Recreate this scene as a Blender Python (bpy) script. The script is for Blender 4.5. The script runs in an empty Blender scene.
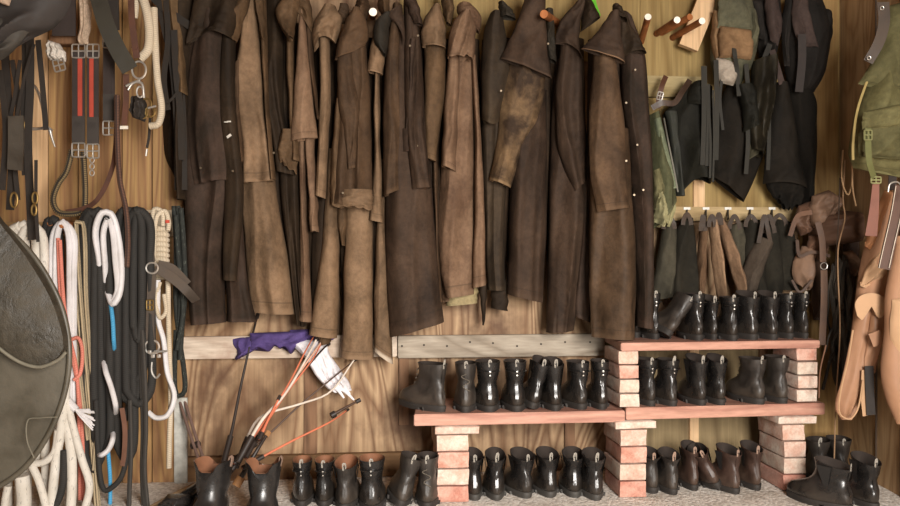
import bpy, bmesh, math, random
from mathutils import Vector, Matrix, noise
random.seed(7)
F = 880.0; H = 0.95; CX = 450.0; CY = 253.0
SC = bpy.context.scene
COL = SC.collection
PI = math.pi

def lin(c):
    if isinstance(c, str):
        c = [int(c[i:i+2], 16)/255 for i in (1, 3, 5)]
    return tuple(((x+0.055)/1.055)**2.4 if x > 0.04045 else x/12.92 for x in c) + (1,)

NEAR = None
def P(px, py, Y):                       # photo coordinate at a given distance -> place in the room
    if NEAR: Y = NEAR(Y)
    return Vector(((px-CX)*Y/F, Y, H+(CY-py)*Y/F))
TILT = 0.105                            # the back wall recedes slightly to the right
def wallY(px):                          # distance of the back wall along that line of sight
    k = (px-CX)/F
    return 3.80/(1-TILT*k)
YAW = math.atan(TILT)

# ---------------------------------------------------------------- materials
def newmat(name):
    m = bpy.data.materials.new(name); m.use_nodes = True
    nt = m.node_tree
    return m, nt, nt.nodes['Principled BSDF']
def N(nt, t, **kw):
    n = nt.nodes.new(t)
    for k, v in kw.items():
        if k in n.inputs: n.inputs[k].default_value = v
        else: setattr(n, k, v)
    return n
def ramp(nt, fac, stops):
    r = nt.nodes.new('ShaderNodeValToRGB')
    e = r.color_ramp.elements
    while len(e) < len(stops): e.new(0.5)
    for i, (p, c) in enumerate(stops):
        e[i].position = p; e[i].color = c
    nt.links.new(fac, r.inputs[0]); return r.outputs[0]
def mix(nt, a, b, fac, mode='MIX'):
    m = nt.nodes.new('ShaderNodeMix'); m.data_type = 'RGBA'; m.blend_type = mode
    for s, x in ((m.inputs[6], a), (m.inputs[7], b), (m.inputs[0], fac)):
        if hasattr(x, 'links'): nt.links.new(x, s)
        else: s.default_value = x
    return m.outputs[2]
def bump(nt, b, h, strength=0.3, dist=0.01):
    n = N(nt, 'ShaderNodeBump', Strength=strength, Distance=dist)
    nt.links.new(h, n.inputs['Height']); nt.links.new(n.outputs[0], b.inputs['Normal'])
def coords(nt, scale=(1, 1, 1), loc=(0, 0, 0), kind='Object', rot=(0, 0, 0)):
    t = nt.nodes.new('ShaderNodeTexCoord'); m = nt.nodes.new('ShaderNodeMapping')
    m.inputs['Scale'].default_value = scale; m.inputs['Location'].default_value = loc
    m.inputs['Rotation'].default_value = rot
    nt.links.new(t.outputs[kind], m.inputs[0]); return m.outputs[0]
def noise_t(nt, vec, scale, detail=4, rough=0.55, dist=0):
    n = N(nt, 'ShaderNodeTexNoise', Scale=scale, Detail=detail, Roughness=rough, Distortion=dist)
    nt.links.new(vec, n.inputs['Vector']); return n.outputs['Fac']
def math_n(nt, op, a, b=0.0):
    n = nt.nodes.new('ShaderNodeMath'); n.operation = op
    for s, x in ((n.inputs[0], a), (n.inputs[1], b)):
        if hasattr(x, 'links'): nt.links.new(x, s)
        else: s.default_value = x
    return n.outputs[0]

_mats = {}
def cloth(c1, c2, wear=0.5, rough=0.8, hem='', seed=None):
    key = ('cloth', c1, c2, wear, rough, hem, seed)
    if key in _mats: return _mats[key]
    m, nt, b = newmat('oilskin')
    s = random.uniform(0, 50) if seed is None else seed*7.3
    co = coords(nt, (1, 1, 0.75), (s, s*0.7, 0))
    big = noise_t(nt, co, 7, 5, 0.62, 0.4)
    f = ramp(nt, big, [(0.5-wear*0.28, (0, 0, 0, 1)), (0.8-wear*0.12, (1, 1, 1, 1))])
    col = mix(nt, lin(c1), lin(c2), f)
    co2 = coords(nt, (1, 1, 1), (s, 0, 0))
    fine = noise_t(nt, co2, 55, 5, 0.7)
    col = mix(nt, col, ramp(nt, fine, [(0.25, (0.76, 0.74, 0.72, 1)), (0.75, (1.24, 1.22, 1.2, 1))]), 1.0, 'MULTIPLY')
    # worn hem and the row of stitches above it
    uv = nt.nodes.new('ShaderNodeTexCoord'); sp = nt.nodes.new('ShaderNodeSeparateXYZ')
    nt.links.new(uv.outputs['UV'], sp.inputs[0])
    hm = ramp(nt, math_n(nt, 'ADD', sp.outputs[1], math_n(nt, 'MULTIPLY', big, 0.03)), [(0.985, (0, 0, 0, 1)), (1.01, (1, 1, 1, 1))])
    col = mix(nt, col, lin(hem or c2), math_n(nt, 'MULTIPLY', hm, 0.55))
    st = ramp(nt, math_n(nt, 'ABSOLUTE', math_n(nt, 'SUBTRACT', sp.outputs[1], 0.955)), [(0.0015, (1, 1, 1, 1)), (0.004, (0, 0, 0, 1))])
    col = mix(nt, col, (0.02, 0.015, 0.01, 1), math_n(nt, 'MULTIPLY', st, 0.45))
    nt.links.new(col, b.inputs['Base Color'])
    b.inputs['Roughness'].default_value = rough
    b.inputs['Specular IOR Level'].default_value = 0.16
    co3 = coords(nt, (1, 1, 0.6), (s, 3, 0), rot=(0, 0.5, 0))
    wr = noise_t(nt, co3, 7, 5, 0.52, 0.8)
    bump(nt, b, math_n(nt, 'ADD', wr, math_n(nt, 'MULTIPLY', fine, 0.2)), 0.42, 0.026)
    _mats[key] = m; return m
def leather(c1, c2=None, rough=0.35, dust=None, bs=0.25, scale=30, name='leather'):
    c2 = c2 or c1
    key = ('leather', c1, c2, rough, dust, bs, scale)
    if key in _mats: return _mats[key]
    m, nt, b = newmat(name)
    co = coords(nt)
    n1 = noise_t(nt, co, scale*0.4, 4, 0.6, 0.3)
    n2 = noise_t(nt, co, scale*6, 3, 0.6)
    col = mix(nt, lin(c1), lin(c2), ramp(nt, n1, [(0.35, (0, 0, 0, 1)), (0.7, (1, 1, 1, 1))]))
    if dust:
        sp = nt.nodes.new('ShaderNodeSeparateXYZ'); nt.links.new(co, sp.inputs[0])
        d = math_n(nt, 'ADD', math_n(nt, 'MULTIPLY', sp.outputs[2], -9.0), math_n(nt, 'MULTIPLY', n1, 1.5))
        col = mix(nt, col, lin(dust), math_n(nt, 'MULTIPLY', ramp(nt, d, [(0.0, (0, 0, 0, 1)), (0.9, (1, 1, 1, 1))]), 0.22))
    nt.links.new(col, b.inputs['Base Color'])
    rr = ramp(nt, n1, [(0.3, (rough*0.8,)*3+(1,)), (0.7, (min(1, rough*1.6),)*3+(1,))])
    nt.links.new(rr, b.inputs['Roughness'])
    bump(nt, b, math_n(nt, 'ADD', n1, math_n(nt, 'MULTIPLY', n2, 0.2)), bs, 0.008)
    _mats[key] = m; return m
def plain(c, rough=0.6, metal=0.0, name='plain', var=0.15, scale=25):
    key = ('plain', c, rough, metal, name)
    if key in _mats: return _mats[key]
    m, nt, b = newmat(name)
    n = noise_t(nt, coords(nt), scale, 4)
    l = lin(c)
    col = ramp(nt, n, [(0.3, tuple(x*(1-var) for x in l[:3])+(1,)), (0.7, tuple(min(1, x*(1+var)) for x in l[:3])+(1,))])
    nt.links.new(col, b.inputs['Base Color'])
    b.inputs['Roughness'].default_value = rough; b.inputs['Metallic'].default_value = metal
    bump(nt, b, n, 0.15, 0.004)
    _mats[key] = m; return m
def wood(c1, c2, axis='z', plank=0, rough=0.65, ring=9, stain=None, name='wood', sc=1.0, knots=True):
    key = ('wood', c1, c2, axis, plank, ring, stain, sc)
    if key in _mats: return _mats[key]
    m, nt, b = newmat(name)
    a = 0.28 if knots else 0.14
    scl = {'z': (sc, sc, a*sc), 'x': (a*sc, sc, sc)}[axis]
    co = coords(nt, scl)
    n1 = noise_t(nt, co, 2.6, 3, 0.42, 0.9)
    rings = math_n(nt, 'PINGPONG', math_n(nt, 'MULTIPLY', n1, ring*1.8), 0.5)
    r = ramp(nt, rings, [(0.0, (1, 1, 1, 1)), (0.28, (0.35, 0.35, 0.35, 1)), (0.5, (0, 0, 0, 1))])
    gr = noise_t(nt, coords(nt, {'z': (1, 1, 0.03), 'x': (0.03, 1, 1)}[axis]), 90, 3, 0.6)
    col = mix(nt, lin(c1), lin(c2), r)
    col = mix(nt, col, ramp(nt, gr, [(0.3, (0.75, 0.73, 0.7, 1)), (0.7, (1.15, 1.15, 1.15, 1))]), 0.8, 'MULTIPLY')
    bl = noise_t(nt, coords(nt, (1, 1, 0.8), (3, 1, 2)), 4.5, 5, 0.6)
    if stain:
        col = mix(nt, col, lin(stain), math_n(nt, 'MULTIPLY', ramp(nt, bl, [(0.46, (0, 0, 0, 1)), (0.66, (1, 1, 1, 1))]), 0.8))
    if knots:
        v = N(nt, 'ShaderNodeTexVoronoi', Scale=4.2*sc, Randomness=1.0)
        nt.links.new(coords(nt, (1, 0.0, 0.8), (0.4, 0, 0.3)), v.inputs['Vector'])
        k = ramp(nt, math_n(nt, 'ADD', v.outputs['Distance'], math_n(nt, 'MULTIPLY', n1, 0.06)), [(0.10, (1, 1, 1, 1)), (0.19, (0, 0, 0, 1))])
        col = mix(nt, col, lin('#3a2417'), math_n(nt, 'MULTIPLY', k, 0.7))
    nt.links.new(col, b.inputs['Base Color'])
    b.inputs['Roughness'].default_value = rough
    b.inputs['Specular IOR Level'].default_value = 0.25
    bump(nt, b, math_n(nt, 'ADD', gr, math_n(nt, 'MULTIPLY', rings, 0.4)), 0.25, 0.004)
    _mats[key] = m; return m
def brick_m(c1, c2, seed):
    m, nt, b = newmat('brick')
    co = coords(nt, (1, 1, 1), (seed*3.1, seed, seed*1.7))
    n1 = noise_t(nt, co, 14, 6, 0.7); n2 = noise_t(nt, co, 90, 4, 0.7)
    col = mix(nt, lin(c1), lin(c2), ramp(nt, n1, [(0.38, (0, 0, 0, 1)), (0.62, (1, 1, 1, 1))]))
    col = mix(nt, col, ramp(nt, n2, [(0.3, (0.75, 0.7, 0.68, 1)), (0.7, (1.15, 1.15, 1.15, 1))]), 0.8, 'MULTIPLY')
    nt.links.new(col, b.inputs['Base Color']); b.inputs['Roughness'].default_value = 0.95
    bump(nt, b, math_n(nt, 'ADD', n1, math_n(nt, 'MULTIPLY', n2, 0.5)), 0.6, 0.006)
    return m
def rope_m(c1, c2=None, kind='twist', k=60.0, rough=0.85):
    k = k*1.9
    key = ('rope', c1, c2, kind, k)
    if key in _mats: return _mats[key]
    m, nt, b = newmat('rope')
    c2 = c2 or c1
    t = nt.nodes.new('ShaderNodeTexCoord'); sp = nt.nodes.new('ShaderNodeSeparateXYZ')
    nt.links.new(t.outputs['UV'], sp.inputs[0])
    u, v = sp.outputs[0], sp.outputs[1]
    d1 = math_n(nt, 'PINGPONG', math_n(nt, 'ADD', math_n(nt, 'MULTIPLY', v, k), math_n(nt, 'MULTIPLY', u, 2.0)), 0.5)
    d2 = math_n(nt, 'PINGPONG', math_n(nt, 'SUBTRACT', math_n(nt, 'MULTIPLY', v, k), math_n(nt, 'MULTIPLY', u, 2.0)), 0.5)
    if kind == 'twist': h = d1; f = ramp(nt, d1, [(0.28, (0, 0, 0, 1)), (0.36, (1, 1, 1, 1))])
    elif kind == 'check':
        h = math_n(nt, 'MULTIPLY', d1, d2)
        f = ramp(nt, math_n(nt, 'ABSOLUTE', math_n(nt, 'SUBTRACT', d1, d2)), [(0.18, (0, 0, 0, 1)), (0.26, (1, 1, 1, 1))])
    else:                               # scattered flecks in a smooth braid
        h = math_n(nt, 'MULTIPLY', d1, d2)
        n = noise_t(nt, t.outputs['UV'], 40, 2, 0.5)
        f = ramp(nt, n, [(0.655, (0, 0, 0, 1)), (0.68, (1, 1, 1, 1))])
    col = mix(nt, lin(c1), lin(c2), f)
    dn = noise_t(nt, coords(nt), 12, 4, 0.6)
    col = mix(nt, col, ramp(nt, dn, [(0.3, (0.8, 0.78, 0.74, 1)), (0.7, (1.08, 1.08, 1.08, 1))]), 0.9, 'MULTIPLY')
    nt.links.new(col, b.inputs['Base Color']); b.inputs['Roughness'].default_value = rough
    bump(nt, b, h, 0.3, 0.0025)
    _mats[key] = m; return m
def floor_m():
    m, nt, b = newmat('gravelly concrete')
    co = coords(nt)
    v = N(nt, 'ShaderNodeTexVoronoi', Scale=85.0); nt.links.new(co, v.inputs['Vector'])
    n1 = noise_t(nt, co, 5, 5, 0.6); n2 = noise_t(nt, co, 160, 3)
    col = ramp(nt, v.outputs['Color'], [(0.0, lin('#b3a89c')), (0.5, lin('#dcd2c6')), (1.0, lin('#f6efe6'))])
    col = mix(nt, col, lin('#8a7358'), math_n(nt, 'MULTIPLY', ramp(nt, n1, [(0.5, (0, 0, 0, 1)), (0.7, (1, 1, 1, 1))]), 0.45))
    nt.links.new(col, b.inputs['Base Color']); b.inputs['Roughness'].default_value = 0.95
    bump(nt, b, math_n(nt, 'ADD', math_n(nt, 'MULTIPLY', v.outputs['Distance'], -1.0), n2), 0.7, 0.008)
    return m

# ---------------------------------------------------------------- mesh helpers
def link(o): COL.objects.link(o); return o
def thing(name, loc, label, cat, group=None, rot=(0, 0, 0)):
    o = bpy.data.objects.new(name, None); o.empty_display_size = 0.05
    o.location = loc; o.rotation_euler = rot
    o['label'] = label; o['category'] = cat
    if group: o['group'] = group
    return link(o)
def tag(o, label, cat, group=None):
    o['label'] = label; o['category'] = cat
    if group: o['group'] = group
    return o
class MB:
    def __init__(s): s.v = []; s.f = []; s.uv = []; s.mi = []
    def add(s, verts, faces, uvs=None, mi=0):
        o = len(s.v); s.v += [Vector(x) for x in verts]
        s.f += [[i+o for i in f] for f in faces]
        s.uv += (uvs if uvs else [(0, 0)]*len(verts)); s.mi += [mi]*len(faces)
        return s
    def xform(s, M): s.v = [M @ x for x in s.v]; return s
    def mesh(s, name, mats, smooth=True, origin=Vector((0, 0, 0))):
        me = bpy.data.meshes.new(name)
        me.from_pydata([tuple(x-origin) for x in s.v], [], s.f)
        uv = me.uv_layers.new(name='UVMap')
        for lp in me.loops: uv.data[lp.index].uv = s.uv[lp.vertex_index]
        for m in (mats if isinstance(mats, (list, tuple)) else [mats]): me.materials.append(m)
        for p, i in zip(me.polygons, s.mi): p.material_index = i; p.use_smooth = smooth
        bm = bmesh.new(); bm.from_mesh(me); bmesh.ops.recalc_face_normals(bm, faces=bm.faces); bm.to_mesh(me); bm.free()
        if smooth: me.set_sharp_from_angle(angle=math.radians(50))
        return me
    def obj(s, name, mats, parent=None, smooth=True, label=None):
        if parent is not None:
            org = world_loc(parent)
        else:
            zs = min(x.z for x in s.v)
            org = Vector((sum(x.x for x in s.v)/len(s.v), sum(x.y for x in s.v)/len(s.v), zs))
        o = bpy.data.objects.new(name, s.mesh(name, mats, smooth, org)); link(o)
        if parent is not None: o.parent = parent
        else: o.location = org
        if label: o['label'] = label
        return o
def world_loc(o):
    l = Vector(o.location)
    while o.parent: o = o.parent; l += Vector(o.location)
    return l
def cr(pts, n):                         # Catmull-Rom resample, n points evenly by parameter length
    pts = [Vector(p) for p in pts]
    if len(pts) == 2: return [pts[0].lerp(pts[1], i/(n-1)) for i in range(n)]
    d = [0]
    for a, b in zip(pts, pts[1:]): d.append(d[-1]+max((b-a).length, 1e-6))
    out = []; k = 0
    for i in range(n):
        t = d[-1]*i/(n-1)
        while k < len(pts)-2 and t > d[k+1]: k += 1
        u = (t-d[k])/(d[k+1]-d[k])
        p0 = pts[max(k-1, 0)]; p1 = pts[k]; p2 = pts[k+1]; p3 = pts[min(k+2, len(pts)-1)]
        h = d[k+1]-d[k]
        m1 = (p2-p0)*(h/(d[k+1]-d[max(k-1, 0)])); m2 = (p3-p1)*(h/(d[min(k+2, len(d)-1)]-d[k]))
        out.append(p1*(2*u**3-3*u*u+1)+m1*(u**3-2*u*u+u)+p2*(3*u*u-2*u**3)+m2*(u**3-u*u))
    return out
def tube(mb, pts, r, seg=8, n=None, smooth=True, cap=True, closed=False, mi=0, flat=1.0, hint=None):
    pts = [Vector(p) for p in pts]
    if smooth:
        n = n or max(8, len(pts)*6)
        if closed: q = cr(pts+[pts[0]], n+1)[:-1]
        else: q = cr(pts, n)
    else: q = pts
    m = len(q)
    L = 0; verts = []; uvs = []; up = Vector(hint) if hint else None; prev = None
    for i in range(m):
        a = q[i-1] if (i > 0 or closed) else q[i]
        b = q[(i+1) % m] if (i < m-1 or closed) else q[i]
        t = (b-a).normalized() if (b-a).length > 1e-9 else Vector((0, 0, 1))
        if hint: s = t.cross(up); s = s.normalized() if s.length > 1e-4 else Vector((1, 0, 0))
        elif prev is None:
            s = t.cross(Vector((0, 1, 0.13))); s.normalize()
        else:
            s = (prev-t*prev.dot(t)).normalized()
        prev = s; w = s.cross(t).normalized()
        if i: L += (q[i]-q[i-1]).length
        rr = r(i/(m-1)) if callable(r) else r
        for j in range(seg):
            an = 2*PI*j/seg
            verts.append(q[i]+s*math.cos(an)*rr+w*math.sin(an)*rr*flat); uvs.append((j/seg, L))
    faces = []
    for i in range(m if closed else m-1):
        for j in range(seg):
            faces.append([i*seg+j, i*seg+(j+1) % seg, ((i+1) % m)*seg+(j+1) % seg, ((i+1) % m)*seg+j])
    if cap and not closed:
        faces.append(list(range(seg))); faces.append([(m-1)*seg+j for j in range(seg)])
    return mb.add(verts, faces, uvs, mi)
def ribbon(mb, pts, width, thick=0.004, face=(0, -1, 0), n=None, smooth=True, mi=0):
    """flat strap: width lies across, its broad side looks along face"""
    pts = [Vector(p) for p in pts]; q = cr(pts, n or max(8, len(pts)*6)) if smooth else pts
    fv = Vector(face).normalized(); verts = []; uvs = []; L = 0; m = len(q)
    for i in range(m):
        t = (q[min(i+1, m-1)]-q[max(i-1, 0)]).normalized()
        s = t.cross(fv); s = s.normalized() if s.length > 0.05 else Vector((1, 0, 0))
        nn = s.cross(t).normalized()
        if i: L += (q[i]-q[i-1]).length
        w = (width(i/(m-1)) if callable(width) else width)/2
        for a, b in ((-1, -1), (-0.9, -1), (0.9, -1), (1, -1), (1, 1), (-1, 1)):
            e = 0.5 if abs(a) == 1 else 1
            verts.append(q[i]+s*a*w+nn*b*thick/2*e); uvs.append(((a+1)/2, L))
    faces = [[i*6+j, i*6+(j+1) % 6, (i+1)*6+(j+1) % 6, (i+1)*6+j] for i in range(m-1) for j in range(6)]
    faces += [list(range(6)), [(m-1)*6+j for j in range(6)]]
    return mb.add(verts, faces, uvs, mi)
def box(mb, c, size, rot=None, bev=0.0, mi=0, jit=0.0):
    bm = bmesh.new(); bmesh.ops.create_cube(bm, size=1)
    for v in bm.verts: v.co = Vector((v.co.x*size[0], v.co.y*size[1], v.co.z*size[2]))
    if bev: bmesh.ops.bevel(bm, geom=bm.edges, offset=bev, segments=2, profile=0.6, affect='EDGES')
    if jit:
        for v in bm.verts: v.co += Vector([random.uniform(-jit, jit) for _ in range(3)])
    M = Matrix.Translation(c)
    if rot is not None: M = M @ rot
    bm.verts.index_update()
    mb.add([M @ v.co for v in bm.verts], [[v.index for v in f.verts] for f in bm.faces], mi=mi)
    bm.free(); return mb
def RZ(a): return Matrix.Rotation(a, 4, 'Z')
def plank(mb, A, B, depth, z0, z1, bev=0.003, z0b=None, z1b=None, bk=None):
    """board whose front edge runs A->B in plan, extending back by depth"""
    A = Vector((A[0], A[1], 0)); B = Vector((B[0], B[1], 0)); d = (B-A).normalized(); nrm = Vector((-d.y, d.x, 0))
    z0b = z0 if z0b is None else z0b; z1b = z1 if z1b is None else z1b
    bm = bmesh.new(); vs = []
    for (p, a, b) in ((A, z0, z1), (B, z0b, z1b)):
        for q in (p, p+(bk or nrm)*depth):
            for z in (a, b): vs.append(bm.verts.new((q.x, q.y, z)))
    for f in ((0, 1, 5, 4), (2, 6, 7, 3), (0, 2, 3, 1), (4, 5, 7, 6), (1, 3, 7, 5), (0, 4, 6, 2)): bm.faces.new([vs[i] for i in f])
    bmesh.ops.recalc_face_normals(bm, faces=bm.faces)
    if bev: bmesh.ops.bevel(bm, geom=bm.edges, offset=bev, segments=2, affect='EDGES')
    bm.verts.index_update()
    mb.add([v.co.copy() for v in bm.verts], [[v.index for v in f.verts] for f in bm.faces]); bm.free(); return mb
def ridged(x): return 1-2*abs(x)
def panel(mb, L, R, Y, th, amp=0.014, nf=3.0, seed=0.0, nu=34, nv=44, back=0.45, sag=0.0, rag=0.0, lip=True,
          close=False, grow=1.0, wig=1.2, pw=2.4, mi=0, twist=0.35):
    """a hanging piece of cloth or leather: closed around, draped in folds; L and R are its edges, Y its distance"""
    l3 = cr([(a, b, 0) for a, b in L], nv+1); r3 = cr([(a, b, 0) for a, b in R], nv+1)
    verts = []; uvs = []; M = 2*nu
    for j in range(nv+1):
        v = j/nv
        for i in range(M):
            if i <= nu: u = i/nu; fr = True
            else: u = (M-i)/nu; fr = False
            e = max(0.0, 1-abs(2*u-1)**pw)**0.55
            lx, ly = l3[j].x+wig*noise.noise((v*5, seed, 1)), l3[j].y
            rx, ry = r3[j].x+wig*noise.noise((v*5, seed, 9)), r3[j].y
            px = lx+(rx-lx)*u; py = ly+(ry-ly)*u
            py += sag*math.sin(PI*u)*v**3+rag*noise.noise((u*7, seed, 4))*v**6
            g = min(1.0, 0.3+v*grow)
            uu = u*nf+twist*noise.noise((v*2.2, seed, 3))
            n0 = noise.noise((uu*0.8, v*0.5, seed)); fold = (1.15*n0+0.5*(0.5-abs(noise.noise((uu*1.1+v*.5, v*1.1, seed+2))*2.2))+0.2*noise.noise((uu*1.8, v*2.6, seed+5))+0.13*noise.noise((u*4, v*9, seed+8)))
            c = 1.0
            if close: c = max(0.02, (1-abs(2*v-1)**4))**0.5
            d = th*e*c
            if fr: y = Y-d-fold*amp*3.8*g*(0.25+0.75*e)
            else: y = Y+d*back+0.3*fold*amp*g*e
            p = P(px, py, Y); p.y = y+(p.y-Y)
            verts.append(p); uvs.append((u, v))
    rows = nv+1
    if lip:
        base = verts[-M:]; c = sum(base, Vector())/M
        for k, (s, dz) in enumerate(((0.97, 0.0), (0.93, 0.004), (0.87, 0.016))):
            for i in range(M):
                p = base[i]; q = c+(p-c)*s; q.z = p.z+dz; verts.append(q); uvs.append((0.5, 0.9))
            rows += 1
    faces = [[j*M+i, j*M+(i+1) % M, (j+1)*M+(i+1) % M, (j+1)*M+i] for j in range(rows-1) for i in range(M)]
    faces.append(list(range(M)))
    if close: faces.append([(rows-1)*M+i for i in range(M)])
    return mb.add(verts, faces, uvs, mi)

# ---------------------------------------------------------------- room shell
def structure(mb, name, mat, smooth=False, parent=None):
    o = mb.obj(name, mat, parent, smooth); o['kind'] = 'structure'; return o
ply = wood('#ab8e6e', '#76583f', 'z', ring=11, stain='#503626', name='plywood')
ply_hi = wood('#9a8354', '#836b40', 'z', ring=5, name='yellow plywood', knots=False)
vert = wood('#9c8060', '#7d6245', 'z', ring=5, sc=1.6, name='pine planks')
lightpine = wood('#d6b48c', '#c6a27a', 'z', ring=4, sc=2.0, name='light pine', knots=False)
stud_m = wood('#836248', '#634834', 'z', ring=4, sc=2.0, name='stud', knots=False)
dark_w = wood('#7a5c3e', '#5a3f28', 'x', ring=5, name='dark board', knots=False)

def wall_pt(px, off=0.0):
    Y = wallY(px)-off; return ((px-CX)*Y/F, Y)
def wall_board(mb, x0, x1, y0, y1, off, th=0.02, bev=0.002):
    """board fixed to the back wall between photo columns x0..x1, rows y0..y1; front face stands off the wall"""
    A = wall_pt(x0, off); B = wall_pt(x1, off); Ya = A[1]; Yb = B[1]; Ym = (Ya+Yb)/2
    z1 = H+(CY-y0)*Ym/F; z0 = H+(CY-y1)*Ym/F
    return plank(mb, A, B, th, z0, z1, bev)
def zb(y, px, off=0.0): return H+(CY-y)*(wallY(px)-off)/F
ZC = 2.75; XL = -2.25; XR = 1.757
mb = MB(); A = (XL, 3.80+TILT*XL); B = (XR+0.1, 3.80+TILT*(XR+0.1))
plank(mb, A, B, 0.1, 0, ZC, 0); structure(mb, 'wall_back', ply)
mb = MB(); box(mb, (XR+0.05, 1.45, ZC/2), (0.1, 5.1, ZC)); structure(mb, 'wall_right', wood('#b3946e', '#967654', 'z', ring=5, sc=1.4, name='right wall planks'))
mb = MB(); box(mb, (XL-0.05, 1.45, ZC/2), (0.1, 5.1, ZC)); structure(mb, 'wall_left', vert)
mb = MB(); box(mb, (0, 1.5, -0.05), (5.2, 5.6, 0.1)); structure(mb, 'floor', floor_m())
mb = MB(); box(mb, ((XL+XR)/2, 1.5, ZC+0.05), (4.6, 5.6, 0.1)); structure(mb, 'ceiling', stud_m)
# vertical planks on the left, sheets and studs on the rest
n = 1
def trim(mb, mat):
    global n
    structure(mb, 'trim_%d' % n, mat); n += 1
xs = [-60, -12, 30, 48, 78, 122, 152, 184]
for a, b in zip(xs, xs[1:]):
    m = MB(); A = wall_pt(a+0.5, 0.03); B = wall_pt(b-0.5, 0.03)
    plank(m, A, B, 0.03, 0, ZC, 0.002)
    trim(m, lightpine if a == 30 else wood('#a98658', '#866243', 'z', ring=4+(a % 3), sc=1.5+(a % 5)*0.1, name='pine plank', knots=False))
m = MB(); wall_board(m, 640, 842, -40, 212, 0.015, 0.015); trim(m, ply_hi)              # yellow sheet, upper right
m = MB(); wall_board(m, 400, 640, -40, 60, 0.012, 0.012); trim(m, ply_hi)
m = MB(); wall_board(m, 802, 838, -40, 480, 0.05, 0.035); trim(m, wood('#a08254', '#86683f', 'z', ring=5, sc=1.7, name='corner post'))
for x0, x1, y0, y1, o in ((399, 409, 290, 425, 0.02), (565, 575, 420, 482, 0.02), (690, 699, 345, 482, 0.03), (694, 705, 180, 214, 0.03), (304, 317, 356, 456, 0.012),
                          (760, 768, 345, 480, 0.03)):
    m = MB(); wall_board(m, x0, x1, y0, y1, o, o); trim(m, stud_m if x0 not in (694, 690) else lightpine)
m = MB(); wall_board(m, 184, 430, 455, 487, 0.035, 0.035); trim(m, dark_w)                 # kick board
m = MB(); wall_board(m, 640, 800, 350, 482, 0.012, 0.012); trim(m, wood('#8a7858', '#6e5d42', 'z', ring=6, name='dull sheet'))
m = MB()
for yy in (2.85, 3.15, 3.42, 3.62): box(m, (XR-0.004, yy, ZC/2), (0.008, 0.004, ZC))
trim(m, plain('#3b2c1e', 0.9, name='gap'))

# ---------------------------------------------------------------- boards on the wall
whiteboard = wood('#c9b9a8', '#a5907e', 'x', ring=4, stain='#8f6a58', name='white washed board', sc=1.2, knots=False)
greyboard = wood('#a79b8b', '#857868', 'x', ring=6, name='grey board', sc=1.2)
m = MB(); wall_board(m, 183, 397, 336, 358, 0.05, 0.03, 0.003); trim(m, whiteboard)
m = MB(); wall_board(m, 398, 605, 335, 357, 0.05, 0.03, 0.003); trim(m, greyboard)
m = MB(); wall_board(m, 606, 628, 336, 351, 0.05, 0.03, 0.003); trim(m, wood('#7d7350', '#61583c', 'x', ring=4, name='greenish board', knots=False))
m = MB(); wall_board(m, 646, 706, 76, 97, 0.05, 0.03, 0.003); trim(m, wood('#a3926a', '#8a7850', 'x', ring=5, name='short board', knots=False))
m = MB(); wall_board(m, 664, 806, 207, 221, 0.05, 0.03, 0.003); trim(m, wood('#b39c74', '#98805a', 'x', ring=4, name='hook rail', knots=False))
m = MB(); wall_board(m, 128, 180, 210, 236, 0.06, 0.03, 0.003); trim(m, wood('#b7a78f', '#95826a', 'x', ring=5, name='rope rail', knots=False))
m = MB(); wall_board(m, -40, 128, 222, 240, 0.06, 0.03, 0.003); trim(m, wood('#a3875f', '#83643f', 'x', ring=5, name='rope rail', knots=False))
m = MB()                                                        # slanting brace, upper right
a = P(712, -12, 3.80); b = P(688, 48, 3.80)
ribbon(m, [a, b], 0.085, 0.05, smooth=False); trim(m, lightpine)
m = MB(); wall_board(m, 70, 84, 36, 44, 0.06, 0.03)
for q in (402, 424, 447, 470, 493, 517, 541, 565, 590):
    yy = 342+((q*7) % 5)
    m_ = MB(); p = P(q, yy, wallY(q)-.0495); tube(m_, [p, p+Vector((0, -.003, 0))], .0045, 8, smooth=False)
    k = [o for o in COL.objects if o.name.startswith('trim_') and o.data.materials[0] == greyboard][0]
    m_.obj('nail', plain('#3c332b', .7, .4, 'rusty nail'), k)
# ---------------------------------------------------------------- brick piers and shelf boards
ZP0, ZP1 = 0.300, 0.342; ZT0, ZT1 = 0.570, 0.601
ploy = None
shelf_m = wood('#b68a78', '#9c6f60', 'x', ring=5, sc=1.3, name='reddish plank', knots=False, rough=0.55)
def xy(px, Y): return ((px-CX)*Y/F, Y)
SH = {}
def shelf(x0, Y0, x1, Y1, depth, z0, z1, label, z0b=None, z1b=None):
    m = MB(); plank(m, xy(x0, Y0), xy(x1, Y1), depth, z0, z1, 0.003, z0b, z1b, Vector((0, 1, 0)))
    o = m.obj('shelf_plank', shelf_m, smooth=False); tag(o, label, 'shelf', 'reddish planks of the boot shelf'); return o
shelf(414, 3.335, 625, 3.415, 0.36, ZP0-0.006, ZP1-0.004, 'long reddish shelf plank on the two left brick piers, under the row of eight boots')
shelf(626, 3.415, 825, 3.53, 0.34, ZP0+0.002, ZP1+0.006, 'reddish middle shelf plank on the right half, between the brick piers and the upper bricks')
shelf(621, 3.41, 820, 3.52, 0.36, ZT0, ZT1, 'topmost reddish shelf plank, carrying the upper row of boots')
cols = [('#bd9582', '#cfbcad'), ('#b27f6d', '#c9a898'), ('#b99988', '#c8baaa'), ('#aa7464', '#be9686'), ('#cec2b4', '#bd9a89')]
bc = 0
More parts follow.
